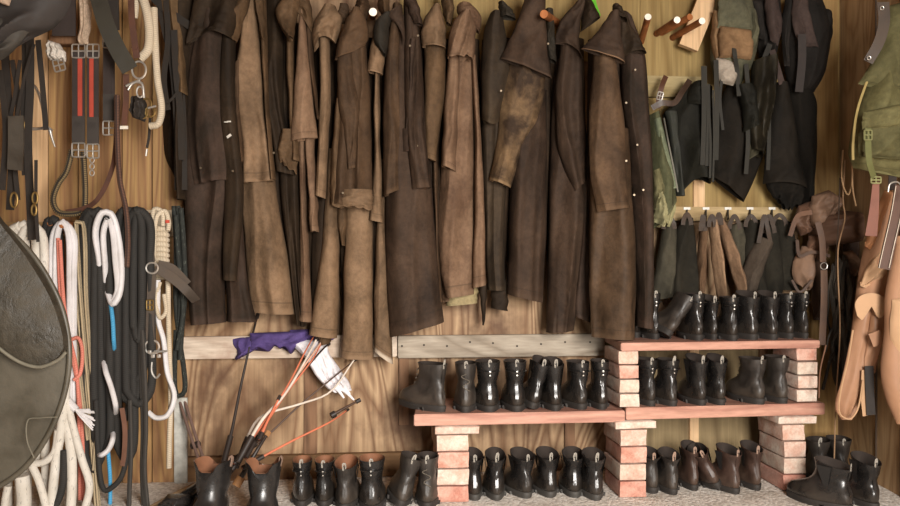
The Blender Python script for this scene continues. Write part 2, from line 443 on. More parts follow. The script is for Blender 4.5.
def brick(x0, x1, Y, z0, z1, depth, label, ci=None):
    global bc
    bc += 1
    m = MB(); w = (x1-x0)*Y/F; a, b = cols[(bc if ci is None else ci) % 5]
    cx = ((x0+x1)/2-CX)*Y/F
    rot = RZ(YAW+random.uniform(-0.03, 0.03))
    bm = bmesh.new(); bmesh.ops.create_cube(bm, size=1)
    bmesh.ops.subdivide_edges(bm, edges=bm.edges, cuts=5, use_grid_fill=True)
    h = z1-z0-0.0015
    for v in bm.verts:
        c = Vector((v.co.x*w, v.co.y*depth, v.co.z*h))
        edge = sum(abs(abs(k)-0.5) < 1e-4 for k in v.co)
        nz = noise.noise_vector(c*22+Vector((bc*5.1, 0, 0)))
        amp = 0.0022 if edge < 2 else 0.0038
        if edge >= 2:
            for k in range(3):
                if abs(abs(v.co[k])-0.5) < 1e-4: c[k] -= math.copysign(0.0028, c[k])
        d = nz*amp; d.z *= 0.25; v.co = c+d
    bm.verts.index_update()
    M = Matrix.Translation((cx, Y+depth/2, (z0+z1)/2)) @ rot
    m.add([M @ v.co for v in bm.verts], [[v.index for v in f.verts] for f in bm.faces]); bm.free()
    o = m.obj('brick', brick_m(a, b, bc)); tag(o, label, 'brick', 'bricks of the shelf piers')
def pier(x0, x1, cx0, cx1, Y, ztop, where, order):
    hc = 0.034; zc = ztop-hc; hh = zc/4
    nm = ['bottom brick', 'second brick up', 'third brick up', 'fourth brick up, just under the flat capping brick']
    for k in range(4):
        j = random.uniform(-1, 1)
        brick(x0+j, x1+j, Y, k*hh, (k+1)*hh, 0.23, 'pinkish %s of the %s pier' % (nm[k], where), order[k])
    brick(cx0, cx1, Y-0.005, zc, ztop, 0.2, 'flat pale capping brick on the %s pier, under the plank' % where, 4)
pier(434, 467, 433, 478, 3.344, ZP0-0.007, 'left', (3, 4, 1, 0))
pier(617, 645, 611, 655, 3.41, ZP0, 'middle', (3, 2, 1, 4))
pier(780, 804, 775, 816, 3.51, ZP0, 'right', (3, 2, 4, 0))
for k in range(4):
    za = ZP1+0.004; hh = (ZT0-za)/4
    nm = ['bottom', 'second', 'third', 'top'][k]
    brick(616, 637, 3.43, za+k*hh, za+(k+1)*hh, 0.22, 'pale %s brick of the small stack between the left ends of the two upper shelves' % nm, (4, 2, 1, 0)[k])
    brick(794, 816, 3.535, za+k*hh+(0.003 if k == 0 else 0.001), za+(k+1)*hh, 0.22, 'pale %s brick of the small stack between the right ends of the two upper shelves' % nm, (4, 0, 2, 1)[k])

# ---------------------------------------------------------------- boots
black = leather('#1b1918', '#292624', 0.24, dust='#6a5a49', bs=0.22, name='black boot leather')
blackw = leather('#24201d', '#3a332d', 0.42, dust='#7a6957', bs=0.35, name='worn black leather')
brownl = leather('#33251f', '#4a352b', 0.42, dust='#7a6957', bs=0.3, name='dark brown leather')
sole_m = plain('#2a2521', 0.75, name='rubber sole'); sole_g = plain('#3a3733', 0.7, name='grey rubber sole')
lining_d = plain('#2b221c', 0.9, name='dark lining'); lining_t = plain('#7c5238', 0.8, name='tan lining')
tab_m = rope_m('#aaa398', '#2a2724', 'twist', 110); tab_t = plain('#8a7161', 0.8, name='tan tab')
metal = plain('#cfcac2', 0.3, 0.75, 'steel', 0.1); brass = plain('#927849', 0.4, 0.8, 'brass', 0.1)
elastic = rope_m('#25211e', '#1a1715', 'twist', 220)
def boot_parts(kind, top=0.19, w=1.0, ln=0.26, seed=0, flare=1.0):
    """toe towards +Y, back of the heel at y=0; returns [(name, mesh)]"""
    k = ln/0.26
    sl = [(0.016, .010, .255, .036), (0.024, .003, .262, .040), (0.036, .000, .262, .042), (0.05, .000, .255, .0415), (0.064, .003, .236, .040), (0.076, .007, .205, .037),
          (0.088, .010, .176, .035), (0.1, .012, .158, .0335), (0.113, .012, .146, .033)]
    T = top
    for q in (0.25, 0.5, 0.75, 0.9, 1.0):
        z = .113+(T-.113)*q
        sl.append((z, .012-.014*q*flare, .146-.010*math.sin(q*PI)-.008*q, .033+.011*q*flare))
    nseg = 28; verts = []; uvs = []
    def ring(z, yb, yf, hw, off=0.0, r=None):
        out = []
        yb *= k; yf *= k; hw = hw*w
        low = max(0.0, 1-(z-0.016)/0.06)
        for i in range(nseg):
            a = 2*PI*i/nseg
            c, s = -math.cos(a), math.sin(a)
            y = (yb+yf)/2+c*((yf-yb)/2-off)
            fw = (y-yb)/(yf-yb)
            wf = 1+low*(0.28*math.sin(min(1, max(0, (fw-0.15)/0.75))*PI)-0.12)
            x = (hw-off)*wf*math.copysign(abs(s)**(0.85), s)
            cr_ = 0.0028*math.sin((z*95)+3*math.sin(a*2+seed)+seed)*math.exp(-((z-.105)/.035)**2)
            nz = 0.0022*noise.noise((x*25+seed, y*25, z*30))
            d = 1+(cr_+nz)/0.04
            zz = z
            if kind == 'western' and z > T*0.9:
                zz -= 0.055*(math.exp(-(((a-PI)/0.42)**2)))*(z-T*0.9)/(T*0.1)
                zz -= 0.055*(math.exp(-((min(a, 2*PI-a)/0.42)**2)))*(z-T*0.9)/(T*0.1)
            if kind == 'chelsea' and z > T*0.85: zz += 0.012*c*(z-T*0.85)/(T*0.15)
            out.append(Vector((x*d, (yb+yf)/2+(y-(yb+yf)/2)*d, zz)))
        return out
    up = MB()
    for q, s in enumerate(sl):
        verts += ring(*s); uvs += [(i/nseg, q/len(sl)) for i in range(nseg)]
    verts += ring(sl[-1][0]+0.001, *sl[-1][1:], off=0.0028); uvs += [(0, 1)]*nseg
    R = len(sl)+1
    fs = [[j*nseg+i, j*nseg+(i+1) % nseg, (j+1)*nseg+(i+1) % nseg, (j+1)*nseg+i] for j in range(R-1) for i in range(nseg)]
    fs.append(list(range(nseg)))
    up.add(verts, fs, uvs)
    # moulded seams on the back of the heel and the top edge
    ln_ = MB(); vs = ring(sl[-1][0]+0.001, *sl[-1][1:], off=0.0028)
    inner = [sl[-1], sl[-3], sl[-5]]
    for s in inner[1:]: vs += ring(*s, off=0.005)
    fs = [[j*nseg+i, j*nseg+(i+1) % nseg, (j+1)*nseg+(i+1) % nseg, (j+1)*nseg+i] for j in range(2) for i in range(nseg)]
    fs.append([2*nseg+i for i in range(nseg)]); ln_.add(vs, fs)
    so = MB()
    def outline(z, grow, y0=0.0, y1=1.0):
        r = ring(0.03, .0, .262, .042); c = Vector((0, .13*k, 0)); o = []
        for p in r:
            d = Vector((p.x, p.y-c.y, 0)); q = d*(1+grow/max(0.03, d.length)); o.append(Vector((q.x, min(max(q.y+c.y, y0*k), y1*k), z)))
        return o
    v = outline(0.011, 0.003, -1)+outline(0.020, 0.004, -1)+outline(0.024, 0.001, -1)
    so.add(v, [[j*nseg+i, j*nseg+(i+1) % nseg, (j+1)*nseg+(i+1) % nseg, (j+1)*nseg+i] for j in range(2) for i in range(nseg)]+[list(range(nseg)), [2*nseg+i for i in range(nseg)]])
    v = outline(0.0, 0.001, .10)+outline(0.012, 0.002, .10)
    so.add(v, [[i, (i+1) % nseg, nseg+(i+1) % nseg, nseg+i] for i in range(nseg)]+[list(range(nseg)), [nseg+i for i in range(nseg)]])
    he = MB(); v = outline(0.0, 0.000, -1, .072)+outline(0.014, 0.002, -1, .075)
    he.add(v, [[i, (i+1) % nseg, nseg+(i+1) % nseg, nseg+i] for i in range(nseg)]+[list(range(nseg)), [nseg+i for i in range(nseg)]])
    yb = sl[-1][1]*k
    tb = MB(); tq = (seed % 3)*0.004-0.003
    tz = T-(0.05 if kind == 'western' else 0.0)
    ribbon(tb, [(-.003, yb+.001, tz-.016), (-.004, yb-.001, tz+.003), (-.002+tq*.4, yb-.001, tz+.012+tq), (0.003+tq*.4, yb+.002, tz+.013+tq), (.005, yb+.004, tz+.003), (.004, yb+.006, tz-.015)], 0.006, 0.002, n=20)
    parts = [('upper', up, 0), ('lining', ln_, 1), ('sole', so, 2), ('heel', he, 2)]
    if kind == 'western':
        tb = MB()
        for s in (-1,): ribbon(tb, [(s*.040*w, .06*k, T-.03), (s*.045*w, .06*k, T+.004), (s*.040*w, .06*k, T+.012), (s*.036*w, .06*k, T-.02)], 0.022, 0.002, face=(1, 0, 0))
    else:
        bs = MB()                        # raised back strip from heel counter to top
        pts = [(0, (s[1]*k)-0.0012, s[0]) for s in sl[3:]]
        ribbon(bs, pts, lambda t: 0.012-0.004*t, 0.002, n=24); parts.append(('back_strip', bs, 0))
    parts.append(('pull_tab', tb, 3))
    if kind == 'field':                  # snap strap near the top and a small metal stud
        st = MB(); z = T*0.82
        a = [(s*(.033+.009*(z-.113)/(T-.113))*w*.95, .055*k, z) for s in (-1, 1)]
        pts = [a[0], (a[0][0]*.85, .012, z), (0, -.0035, z), (a[1][0]*.85, .012, z), a[1]]
        ribbon(st, pts, 0.010, 0.003, face=(0, -0.2, 1), n=24)
        M = MB(); tube(M, [(0, -.0045, z), (0, -.0075, z)], 0.0034, 10, smooth=False)
        parts += [('ankle_strap', st, 0), ('stud', M, 4)]
        M = MB(); tube(M, [(0, -.003, z-0.014), (0, -.0055, z-0.014)], 0.0026, 10, smooth=False); parts.append(('stud', M, 4))
    if kind == 'lace':
        for i in range(4):
            la = MB()
            z = .10+i*(T-.115)/4; s = 1 if i % 2 else -1
            y = (.150-.010*math.sin((z-.113)/(T-.113)*PI))*k
            tube(la, [(-.018, y-.004, z), (0, y+.004, z+.006*s), (.018, y-.004, z)], .0022, 6)
            parts.append(('lace', la, 5))
        la = MB()
        if w > 0.97 and T > .184:
            pts = [(.0, -0.003, T*0.8), (-.018*w, .003, T*0.74), (.014*w, .000, T*0.64), (-.012*w, .002, T*0.54), (.016*w, .002, T*0.44)]
            tube(la, pts, .0018, 6)
            parts.append(('lace', la, 5))
    if kind == 'chelsea':
        for s in (-1, 1):
            el = MB(); vs = []
            for q in range(7):
                z = .085+q*(T-.08-.012)/6; f = q/6
                for c in (-1, 1): vs.append((s*((.034+.010*f)*w+0.0018), (.075+c*(.010+.020*f))*k, z))
            o = len(el.v); el.add(vs, [[2*i, 2*i+1, 2*i+3, 2*i+2] for i in range(6)], [(0, v[2]) for v in vs])
            parts.append(('elastic_panel', el, 6))
    return parts
BC = {}
laceM = rope_m('#3a342e', '#8a8072', 'twist', 150)
def boot(kind, px, zb_, Y, label, group, yaw=0.0, top=0.19, w=1.0, ln=0.26, tilt=0.0, lean=0.0, mat=None, lining=None, tab=None, sole=None, lift=0.0):
    w *= 0.93; seed = int(px*7+Y*13) % 5
    key = (kind, round(top, 3), round(w, 2), round(ln, 2), seed, id(mat), id(lining), id(tab), id(sole))
    if key not in BC:
        mm = [mat or black, lining or lining_d, sole or sole_m, tab or tab_m, metal, laceM, elastic]
        BC[key] = [(nme, b.mesh(nme, mm[mi])) for nme, b, mi in boot_parts(kind, top, w, ln, seed)]
    t = thing('boot', ((px-CX)*Y/F, Y, zb_+lift), label, 'boot', group)
    t.rotation_mode = 'XYZ'
    t.rotation_euler = (lean, tilt, yaw)
    done = {}
    for nme, me in BC[key]:
        o = bpy.data.objects.new(nme, me); link(o); done[nme] = o
        o.parent = done.get({'stud': 'ankle_strap', 'pull_tab': 'back_strip', 'lace': 'upper'}.get(nme), t)
    return t
ZM = lambda px: (ZP1-0.004) if px < 625 else (ZP1+0.006)
gT, gM, gL = 'boots on the top shelf', 'boots on the middle shelf, right half', 'boots on the middle shelf, left half'
T = [  # top shelf: px, Y, yaw, height, width, length, kind, label
 (637, 3.62, 0.0, .185, .85, .25, 'field', 'black boot on the top shelf half hidden behind the hem of the longest coat'),
 (656, 3.55, 0.05, .185, .82, .25, 'field', 'slim upright black boot just right of the longest coat on the top shelf'),
 (700, 3.50, 0.06, .185, .95, .25, 'field', 'upright black boot just right of the leaning boot on the top shelf'),
 (715, 3.53, 0.0, .165, .75, .25, 'chelsea', 'narrow short black boot on the top shelf, below the pale tan half chap'),
 (734, 3.49, -0.02, .172, .88, .25, 'field', 'single slim black boot with a small pale stud, in the middle of the top shelf'),
 (755, 3.53, 0.10, .182, 1.12, .25, 'chelsea', 'x'),
 (775, 3.53, 0.05, .182, .98, .25, 'chelsea', 'dusty black boot with stained heel on the top shelf, third from the right end'),
 (791, 3.57, 0.05, .180, .88, .24, 'field', 'slim black boot second from the right end of the top shelf'),
 (806, 3.58, 0.0, .182, .75, .24, 'field', 'narrowest black boot at the right end of the top shelf, beside the hanging brown strap'),
]
T[5] = T[5][:7]+('broad wrinkled black boot on the top shelf, fourth from the right end',)
for px, Y, yw, tp, w, lnn, kd, lb in T: boot(kd, px, ZT1, Y, lb, gT, yw, tp, w, lnn)
boot('lace', 668, ZT1, 3.50, 'scuffed black boot leaning over to the right on the top shelf, sole edge raised', gT, 0.15, .18, 1.0, .25, tilt=0.62, lift=0.022, mat=blackw)
for px, Y, yw, tp, w, lb in [
 (652, 3.45, 0.1, .180, .95, 'black boot beside the small brick stack on the middle shelf, leftmost on its right half'),
 (674, 3.45, 0.14, .178, .98, 'black boot second from the brick stack on the right half of the middle shelf'),
 (703, 3.465, 0.10, .182, .98, 'black boot, third from left on the middle shelf between the two small brick stacks'),
 (722, 3.475, 0.03, .180, .92, 'black boot, fourth from left on the middle shelf between the two small brick stacks')]:
    boot('field' if px < 700 else 'chelsea', px, ZM(px), Y, lb, gM, yw, tp, w, .25)
boot('lace', 762, ZM(762), 3.49, 'dusty black boot with muddy sole on the middle shelf, second from the right brick stack', gM, 0.22, .178, 1.1, .26, mat=blackw)
boot('lace', 784, ZM(784), 3.51, 'dusty black boot touching the right brick stack on the middle shelf', gM, 0.05, .182, 1.08, .26, mat=blackw)
boot('lace', 444, ZM(444), 3.385, 'creased black boot at the long plank\'s left end, toe turned left', gL, 0.72, .182, 1.05, .27, mat=blackw)
boot('lace', 466, ZM(466), 3.37, 'creased black boot with striped pull tab, second from the long plank\'s left end', gL, 0.0, .185, 1.05, .26, mat=blackw)
boot('field', 490, ZM(490), 3.38, 'tall shiny black boot with two pale dots, third from the long plank\'s left end', gL, 0.08, .190, 1.2, .26)
boot('field', 517, ZM(517), 3.385, 'tall shiny black boot with two pale dots, fourth from the long plank\'s left end', gL, 0.04, .190, 1.1, .26)
boot('chelsea', 533, ZM(533), 3.41, 'black boot leaning right against its mate, fifth from the long plank\'s left end', gL, 0.05, .185, 0.95, .26, tilt=0.24, lift=0.008)
boot('chelsea', 556, ZM(556), 3.40, 'upright shiny black boot, third from the right end of the long plank', gL, 0.05, .185, 0.95, .26)
boot('field', 583, ZM(583), 3.43, 'black boot with striped pull tab, second from the right end of the long plank', gL, 0.16, .182, 1.08, .26)
boot('field', 603, ZM(603), 3.43, 'black boot beside the small brick stack at the right end of the long plank', gL, 0.03, .185, .9, .26)
gF = 'boots on the floor between the left and middle piers'
for px, Y, w, tp, yw, lb in [
 (475, 3.37, .98, .165, 0.1, 'black ankle boot standing on the floor right beside the left brick pier'),
 (497, 3.37, .98, .165, 0.05, 'black ankle boot on the floor, second from the left brick pier'),
 (528, 3.40, 1.12, .160, 0.25, 'black ankle boot with back loop on the floor, third from the left brick pier'),
 (551, 3.41, 1.08, .160, 0.1, 'black ankle boot with back loop on the floor, fourth from the left brick pier'),
 (575, 3.41, 1.08, .160, -0.02, 'black ankle boot with back loop on the floor, second from the middle brick pier'),
 (597, 3.37, 1.08, .165, 0.05, 'black ankle boot with back loop on the floor, right beside the middle brick pier')]:
    boot('chelsea', px, 0, Y, lb, gF, yw, tp, w, .26, sole=sole_g)
gR = 'boots on the floor between the middle and right piers'
boot('chelsea', 654, 0, 3.47, 'worn black ankle boot on the floor touching the middle brick pier on its right side', gR, 0.1, .15, 1.1, .25, mat=blackw, tab=tab_t)
boot('chelsea', 674, 0, 3.45, 'worn black ankle boot on the floor, second to the right of the middle pier', gR, 0.05, .15, 1.0, .25, mat=blackw, tab=tab_t)
boot('chelsea', 695, 0, 3.51, 'dark brown ankle boot standing on the floor under the middle shelf, beside the leaning one', gR, 0.0, .165, .92, .25, mat=brownl, tab=tab_t)
boot('chelsea', 719, 0, 3.49, 'dark brown ankle boot tipped over to the left against its mate on the floor', gR, 0.0, .155, .92, .25, mat=brownl, tilt=-0.45, lift=0.016, tab=tab_t)
boot('chelsea', 738, 0, 3.46, 'dark brown ankle boot on the floor, second to the left of the right brick pier', gR, 0.25, .165, 1.0, .25, mat=brownl, tab=tab_t)
boot('chelsea', 758, 0, 3.51, 'dark brown ankle boot on the floor close to the right brick pier', gR, 0.05, .165, .95, .25, mat=brownl, tab=tab_t)
gB = 'boots on the floor by the right wall'
boot('chelsea', 851, 0, 3.23, 'shiny black boot on the floor in the right corner, left one of the front pair', gB, 0.55, .165, 1.2, .27)
boot('chelsea', 876, 0, 3.25, 'shiny black boot standing closest to the right wall, bottom right corner', gB, 0.06, .175, 1.1, .27)
boot('lace', 820, 0, 3.62, 'dull black boot in the shade just right of the right brick pier', gB, -0.3, .17, 1.2, .26, mat=blackw)
boot('lace', 844, 0, 3.64, 'dull black boot in the shaded corner behind the shiny pair', gB, -0.1, .17, 1.2, .26, mat=blackw)
gW = 'boots on the floor in front of the plywood wall'
boot('western', 222, 0, 3.12, 'black scalloped pull-on boot with tan lining, left of the pair on the floor', gW, PI-0.15, .235, 1.55, .27, lining=lining_t, tab=tab_t)
boot('western', 267, 0, 3.12, 'black scalloped pull-on boot with tan lining, right of the pair on the floor', gW, PI+0.05, .232, 1.5, .27, lining=lining_t, tab=tab_t)
boot('field', 301, 0, 3.28, 'slim shiny black boot on the floor, first to the right of the scalloped boots', gW, 0.1, .165, 0.95, .26, lining=lining_t)
boot('field', 323, 0, 3.28, 'slim shiny black boot on the floor, second to the right of the scalloped boots', gW, 0.05, .165, 0.95, .26, lining=lining_t)
boot('chelsea', 344, 0, 3.24, 'slouching black boot with tan lining on the floor, third right of the scalloped pair', gW, 0.0, .165, 1.1, .26, mat=blackw, lining=lining_t)
boot('field', 371, 0, 3.22, 'tallest black boot with tan lining on the floor, fourth right of the scalloped pair', gW, 0.05, .185, 1.2, .26, lining=lining_t)
boot('lace', 400, 0, 3.25, 'scratched black boot leaning right on the floor, two places left of the left pier', gW, 0.1, .18, 1.1, .26, mat=blackw, tilt=0.28, lift=0.012)
boot('lace', 427, 0, 3.26, 'scratched black boot on the floor just left of the left brick pier', gW, 0.0, .185, 1.05, .26, mat=blackw)

# ---------------------------------------------------------------- coats
button_m = plain('#6d5f4d', 0.4, 0.6, 'dull metal button')
peg_m = wood('#a3653a', '#7d4a28', 'z', ring=4, name='peg wood', knots=False); peg_end = plain('#ece3d4', 0.7, name='painted peg end')
def peg(px0, py0, px1, py1, Y1, label, r=0.014, Y0=None, seg=16, end=True):
    Y0 = Y0 or wallY(px0)-0.01
    m = MB(); a = P(px0, py0, Y0); b = P(px1, py1, Y1)
    tube(m, [a, b], r, seg, smooth=False); o = m.obj('wall_peg', peg_m); tag(o, label, 'peg', 'wooden coat pegs')
    if end:
        d = (b-a).normalized(); m = MB(); tube(m, [b+d*0.0003, b+d*0.002], r*0.98, seg, smooth=False); m.obj('painted_end', peg_end, o)
    return o
dk = ('#251d16', '#42332a'); dk2 = ('#201810', '#362a1e'); dkr = ('#281e17', '#48382c')
tn = ('#4f3f2f', '#836a52'); tn2 = ('#3e2f20', '#66503a'); pk = ('#503c2e', '#7e6550'); br = ('#34271c', '#564230')
blk = ('#24211c', '#332d25')
CO = 0
def coat(label, pieces, off=0.17, cat='coat', name='waxed_coat', group='waxed riding coats hanging in a row', btn=(), hookY=None):
    """pieces: (part name, left edge, right edge, colours, extra distance from the wall, thickness, folds, options)"""
    global CO
    CO += 1
    allx = [p[0] for q in pieces for p in q[1]+q[2]]; ally = [p[1] for q in pieces for p in q[1]+q[2]]
    mx = (min(allx)+max(allx))/2; W = wallY(mx); Yb = W-off
    t = thing(name, P(mx, max(ally), Yb), label, cat, group)
    b = pieces[0]
    Lb = [(min(p[0] for p in b[1])-2, max(b[1][0][1], 26)), ((b[1][0][0]+b[1][-1][0])/2-5, 150), (b[1][-1][0]+2, b[1][-1][1]-12)]
    Rb = [(max(p[0] for p in b[2][:2])+2, max(b[2][0][1], 26)), ((b[2][0][0]+b[2][-1][0])/2+6, 150), (b[2][-1][0]-2, b[2][-1][1]-12)]
    Lb[0] = (Lb[1][0]+1, min(Lb[0][1], 40)); Rb[0] = (Rb[1][0]-1, min(Rb[0][1], 40))
    mb = MB(); panel(mb, Lb, Rb, Yb+.075, .05, nf=2.5, seed=CO*3.7+50, amp=.01); mb.obj('back', cloth('#241b13', '#382b1f', .5, .8, '', CO), t)  # added behind every coat, coloured dark so the gaps between coats look shaded
    for i, q in enumerate(pieces):
        nm, L, R, c, dy, th, nf = q[:7]; o = dict(q[7]) if len(q) > 7 else {}
        wear = o.pop('wear', 0.5); rough = o.pop('rough', 0.75); hem = o.pop('hem', '')
        mb = MB(); panel(mb, L, R, Yb-dy, th, nf=nf*.75, seed=CO*3.7+i*1.3, **o)
        mb.obj(nm, cloth(c[0], c[1], wear, rough, hem, CO), t)
    for bx, by, bd in btn:
        m = MB(); p = P(bx, by, Yb-bd); tube(m, [p, p+Vector((0, -0.006, 0))], 0.0042, 10, smooth=False)
        m.obj('button', button_m, t.children[1])
    return t
S = dict
coat('dark brown waxed coat, leftmost long one, two white scuffs on its sleeve', [
 ('body', [(198, -14), (187, 60), (184, 150), (186, 220), (190, 300), (192, 324)], [(232, -14), (238, 90), (241, 180), (226, 250), (225, 300), (226, 322)], dk, 0.0, .075, 3, S(amp=.013)),
 ('back_flap', [(226, 150), (225, 220), (226, 280), (226, 321)], [(242, 150), (243, 220), (249, 290), (257, 322)], dk, -0.02, .05, 2, S(amp=.012)),
 ('cape', [(205, -14), (194, 40), (186, 100), (189, 160), (194, 185)], [(226, -14), (228, 60), (232, 120), (232, 179)], dk, .06, .055, 2.6, S(amp=.014, rag=2)),
 ('sleeve', [(226, -6), (219, 90), (224, 170), (223, 280)], [(236, -6), (236, 110), (243, 190), (237, 281)], dk2, .065, .045, 1.2, S(amp=.007)),
 ('collar', [(196, -14), (190, 20), (186, 45)], [(240, -14), (238, 20), (233, 40)], dk2, .10, .045, 3, S(amp=.012, sag=-8))],
 btn=((201, 168, .13), (233, 171, .13)))
coat('tan waxed coat with a pointed pale cape, hanging over the purple cloth', [
 ('body', [(243, 60), (240, 150), (241, 200), (246, 260), (252, 312)], [(264, 60), (272, 140), (277, 200), (288, 260), (295, 314)], tn, -.01, .075, 2.4, S(amp=.011, wear=.8)),
 ('cape', [(248, -10), (241, 40), (234, 90), (243, 140), (244, 183)], [(257, -10), (261, 60), (266, 120), (274, 181)], tn, .06, .055, 1.8, S(amp=.013, wear=.9)),
 ('sleeve', [(236, 66), (229, 90), (235, 130), (243, 168)], [(244, 60), (245, 95), (244, 130), (246, 160)], br, .055, .05, 1.2, S(amp=.008)),
 ('lapel', [(261, -10), (262, 60), (268, 130), (272, 180)], [(266, -10), (268, 60), (271, 130), (276, 180)], tn2, .07, .04, 1, S(amp=.005)),
 ('collar', [(246, -12), (231, 8), (229, 26), (234, 42)], [(252, -12), (249, 8), (243, 24), (237, 42)], tn2, .11, .035, 1.5, S(amp=.008)),
 ('collar', [(254, -12), (256, 8), (259, 22), (262, 34)], [(262, -12), (264, 10), (266, 26), (264, 40)], tn2, .11, .03, 1.5, S(amp=.006))], off=.15)
coat('dark narrow coat mostly hidden between the pointed tan coat and the pinkish tan one', [
 ('body', [(270, -10), (274, 80), (280, 180), (290, 260), (298, 325)], [(296, -10), (298, 80), (300, 180), (302, 260), (306, 326)], dk2, -.04, .05, 2.5, S()),
 ('cape', [(266, -10), (267, 60), (272, 130), (277, 172)], [(284, -10), (284, 60), (286, 120), (296, 176)], dk2, .0, .05, 2, S()),
 ('cuff', [(281, 130), (279, 145), (278, 158)], [(298, 130), (299, 150), (296, 174)], tn2, .04, .04, 1.6, S(rag=4))], off=.16,
 btn=((274, 153, .07),))
coat('pinkish tan coat with one wide flat sleeve ending in a ribbed cuff', [
 ('body', [(299, 100), (300, 180), (300, 260), (298, 320)], [(309, 100), (307, 180), (309, 260), (312, 322)], pk, -.01, .06, 1.2, S(amp=.007, wear=.6)),
 ('back_strip', [(304, 120), (308, 180), (311, 232)], [(314, 120), (316, 180), (319, 230)], pk, .03, .04, 1, S(amp=.006)),
 ('sleeve', [(301, 6), (297, 50), (293, 100), (291, 142)], [(306, 6), (309, 50), (314, 100), (318, 138)], pk, .075, .045, 1.3, S(amp=.007, wear=.9)),
 ('sleeve', [(286, 28), (287, 70), (290, 120), (292, 160)], [(294, 28), (295, 70), (296, 120), (300, 162)], tn2, .045, .04, 1, S(amp=.006)),
 ('cape', [(290, -8), (276, 10), (281, 28), (290, 41)], [(302, -8), (300, 8), (296, 24), (293, 38)], tn2, .115, .04, 1.8, S(amp=.010)),
 ('cape', [(296, -8), (295, 5), (290, 8)], [(308, -8), (312, 10), (312, 32)], tn2, .10, .035, 1.6, S(amp=.008, sag=-4)),
 ('lapel', [(306, 10), (309, 60), (314, 100), (318, 120)], [(312, 10), (314, 60), (318, 100), (320, 120)], br, .07, .03, 1, S(amp=.004))], off=.16)
coat('tan coat with two slim sleeves and small drooping hood, left of the mottled brown coat', [
 ('body', [(328, 150), (322, 240), (314, 300), (309, 334)], [(340, 150), (340, 230), (339, 300), (337, 338)], tn, -.03, .06, 2, S(amp=.008, wear=.7)),
 ('lining', [(316, 322), (319, 338), (320, 345)], [(332, 322), (332, 335), (330, 343)], tn2, -.05, .04, 1, S(amp=.004)),
 ('sleeve', [(319, 40), (320, 100), (318, 150), (315, 195)], [(330, 40), (331, 100), (328, 150), (326, 199)], tn, .04, .05, 1, S(amp=.007, wear=.8)),
 ('sleeve', [(337, 100), (333, 150), (330, 185), (331, 205)], [(343, 100), (342, 150), (341, 185), (341, 208)], tn2, .035, .045, 1, S(amp=.006, wear=.7)),
 ('back_strip', [(310, 180), (309, 210), (311, 230)], [(318, 180), (318, 205), (319, 232)], pk, .02, .03, 1, S(amp=.004)),
 ('hood', [(324, 7), (315, 20), (311, 34), (314, 52)], [(336, 7), (342, 20), (340, 32), (336, 44)], tn, .08, .05, 2, S(amp=.013, sag=-9, wear=.7)),
 ('collar', [(340, 4), (338, 12), (338, 22)], [(347, 4), (349, 12), (346, 24)], br, .04, .03, 1, S())], off=.17)
coat('mottled brown coat with a pale belted waist hem and tan skirt, below the white-tipped peg', [
 ('body', [(346, 190), (345, 250), (343, 310), (341, 357)], [(373, 190), (373, 250), (373, 310), (374, 359)], tn, -.03, .06, 1.2, S(amp=.008, wear=.9)),
 ('lining', [(338, 200), (337, 220), (342, 245)], [(348, 200), (348, 222), (345, 246)], tn2, .0, .03, 1, S(amp=.007)),
 ('cape', [(341, 40), (336, 100), (333, 150), (330, 203)], [(366, 40), (371, 110), (372, 170), (373, 209)], br, .05, .065, 2.6, S(amp=.016, wear=.75, rag=2)),
 ('sleeve', [(337, 54), (338, 100), (343, 130), (348, 170)], [(352, 46), (356, 80), (360, 110), (356, 168)], br, .085, .045, 1.4, S(amp=.010)),
 ('waistband', [(341, 190), (336, 197), (332, 206)], [(373, 190), (373, 200), (373, 210)], tn, .063, .062, 3, S(amp=.006, wear=.9, rag=3)),
 ('hood', [(353, 10), (344, 26), (338, 44), (335, 60)], [(362, 10), (368, 26), (368, 40), (365, 46)], br, .115, .05, 2, S(amp=.010, wear=.9, sag=2)),
 ('collar', [(357, -2), (355, 8), (357, 14)], [(368, -2), (370, 10), (367, 20)], br, .07, .035, 1.4, S())], off=.17,
 btn=((343, 193, .15),))
coat('narrow tan coat squeezed behind the dark pocketed coat, its pale lining showing at the hem', [
 ('body', [(376, 160), (376, 240), (374, 300), (374, 350)], [(385, 160), (386, 240), (390, 300), (393, 364)], tn, -.03, .05, 1, S(amp=.007, wear=.7, hem='#d8c8b4')),
 ('sleeve', [(374, 60), (374, 120), (373, 180), (369, 220)], [(380, 60), (380, 120), (382, 180), (383, 223)], tn, .03, .045, 1, S(amp=.006, wear=.8)),
 ('cuff', [(375, 20), (371, 45), (367, 72)], [(384, 24), (385, 50), (383, 75)], tn, .07, .05, 1.4, S(amp=.009, wear=.9)),
 ('collar', [(378, -10), (378, 8), (384, 20)], [(388, -10), (390, 10), (388, 22)], tn2, .06, .04, 1.2, S())], off=.17)
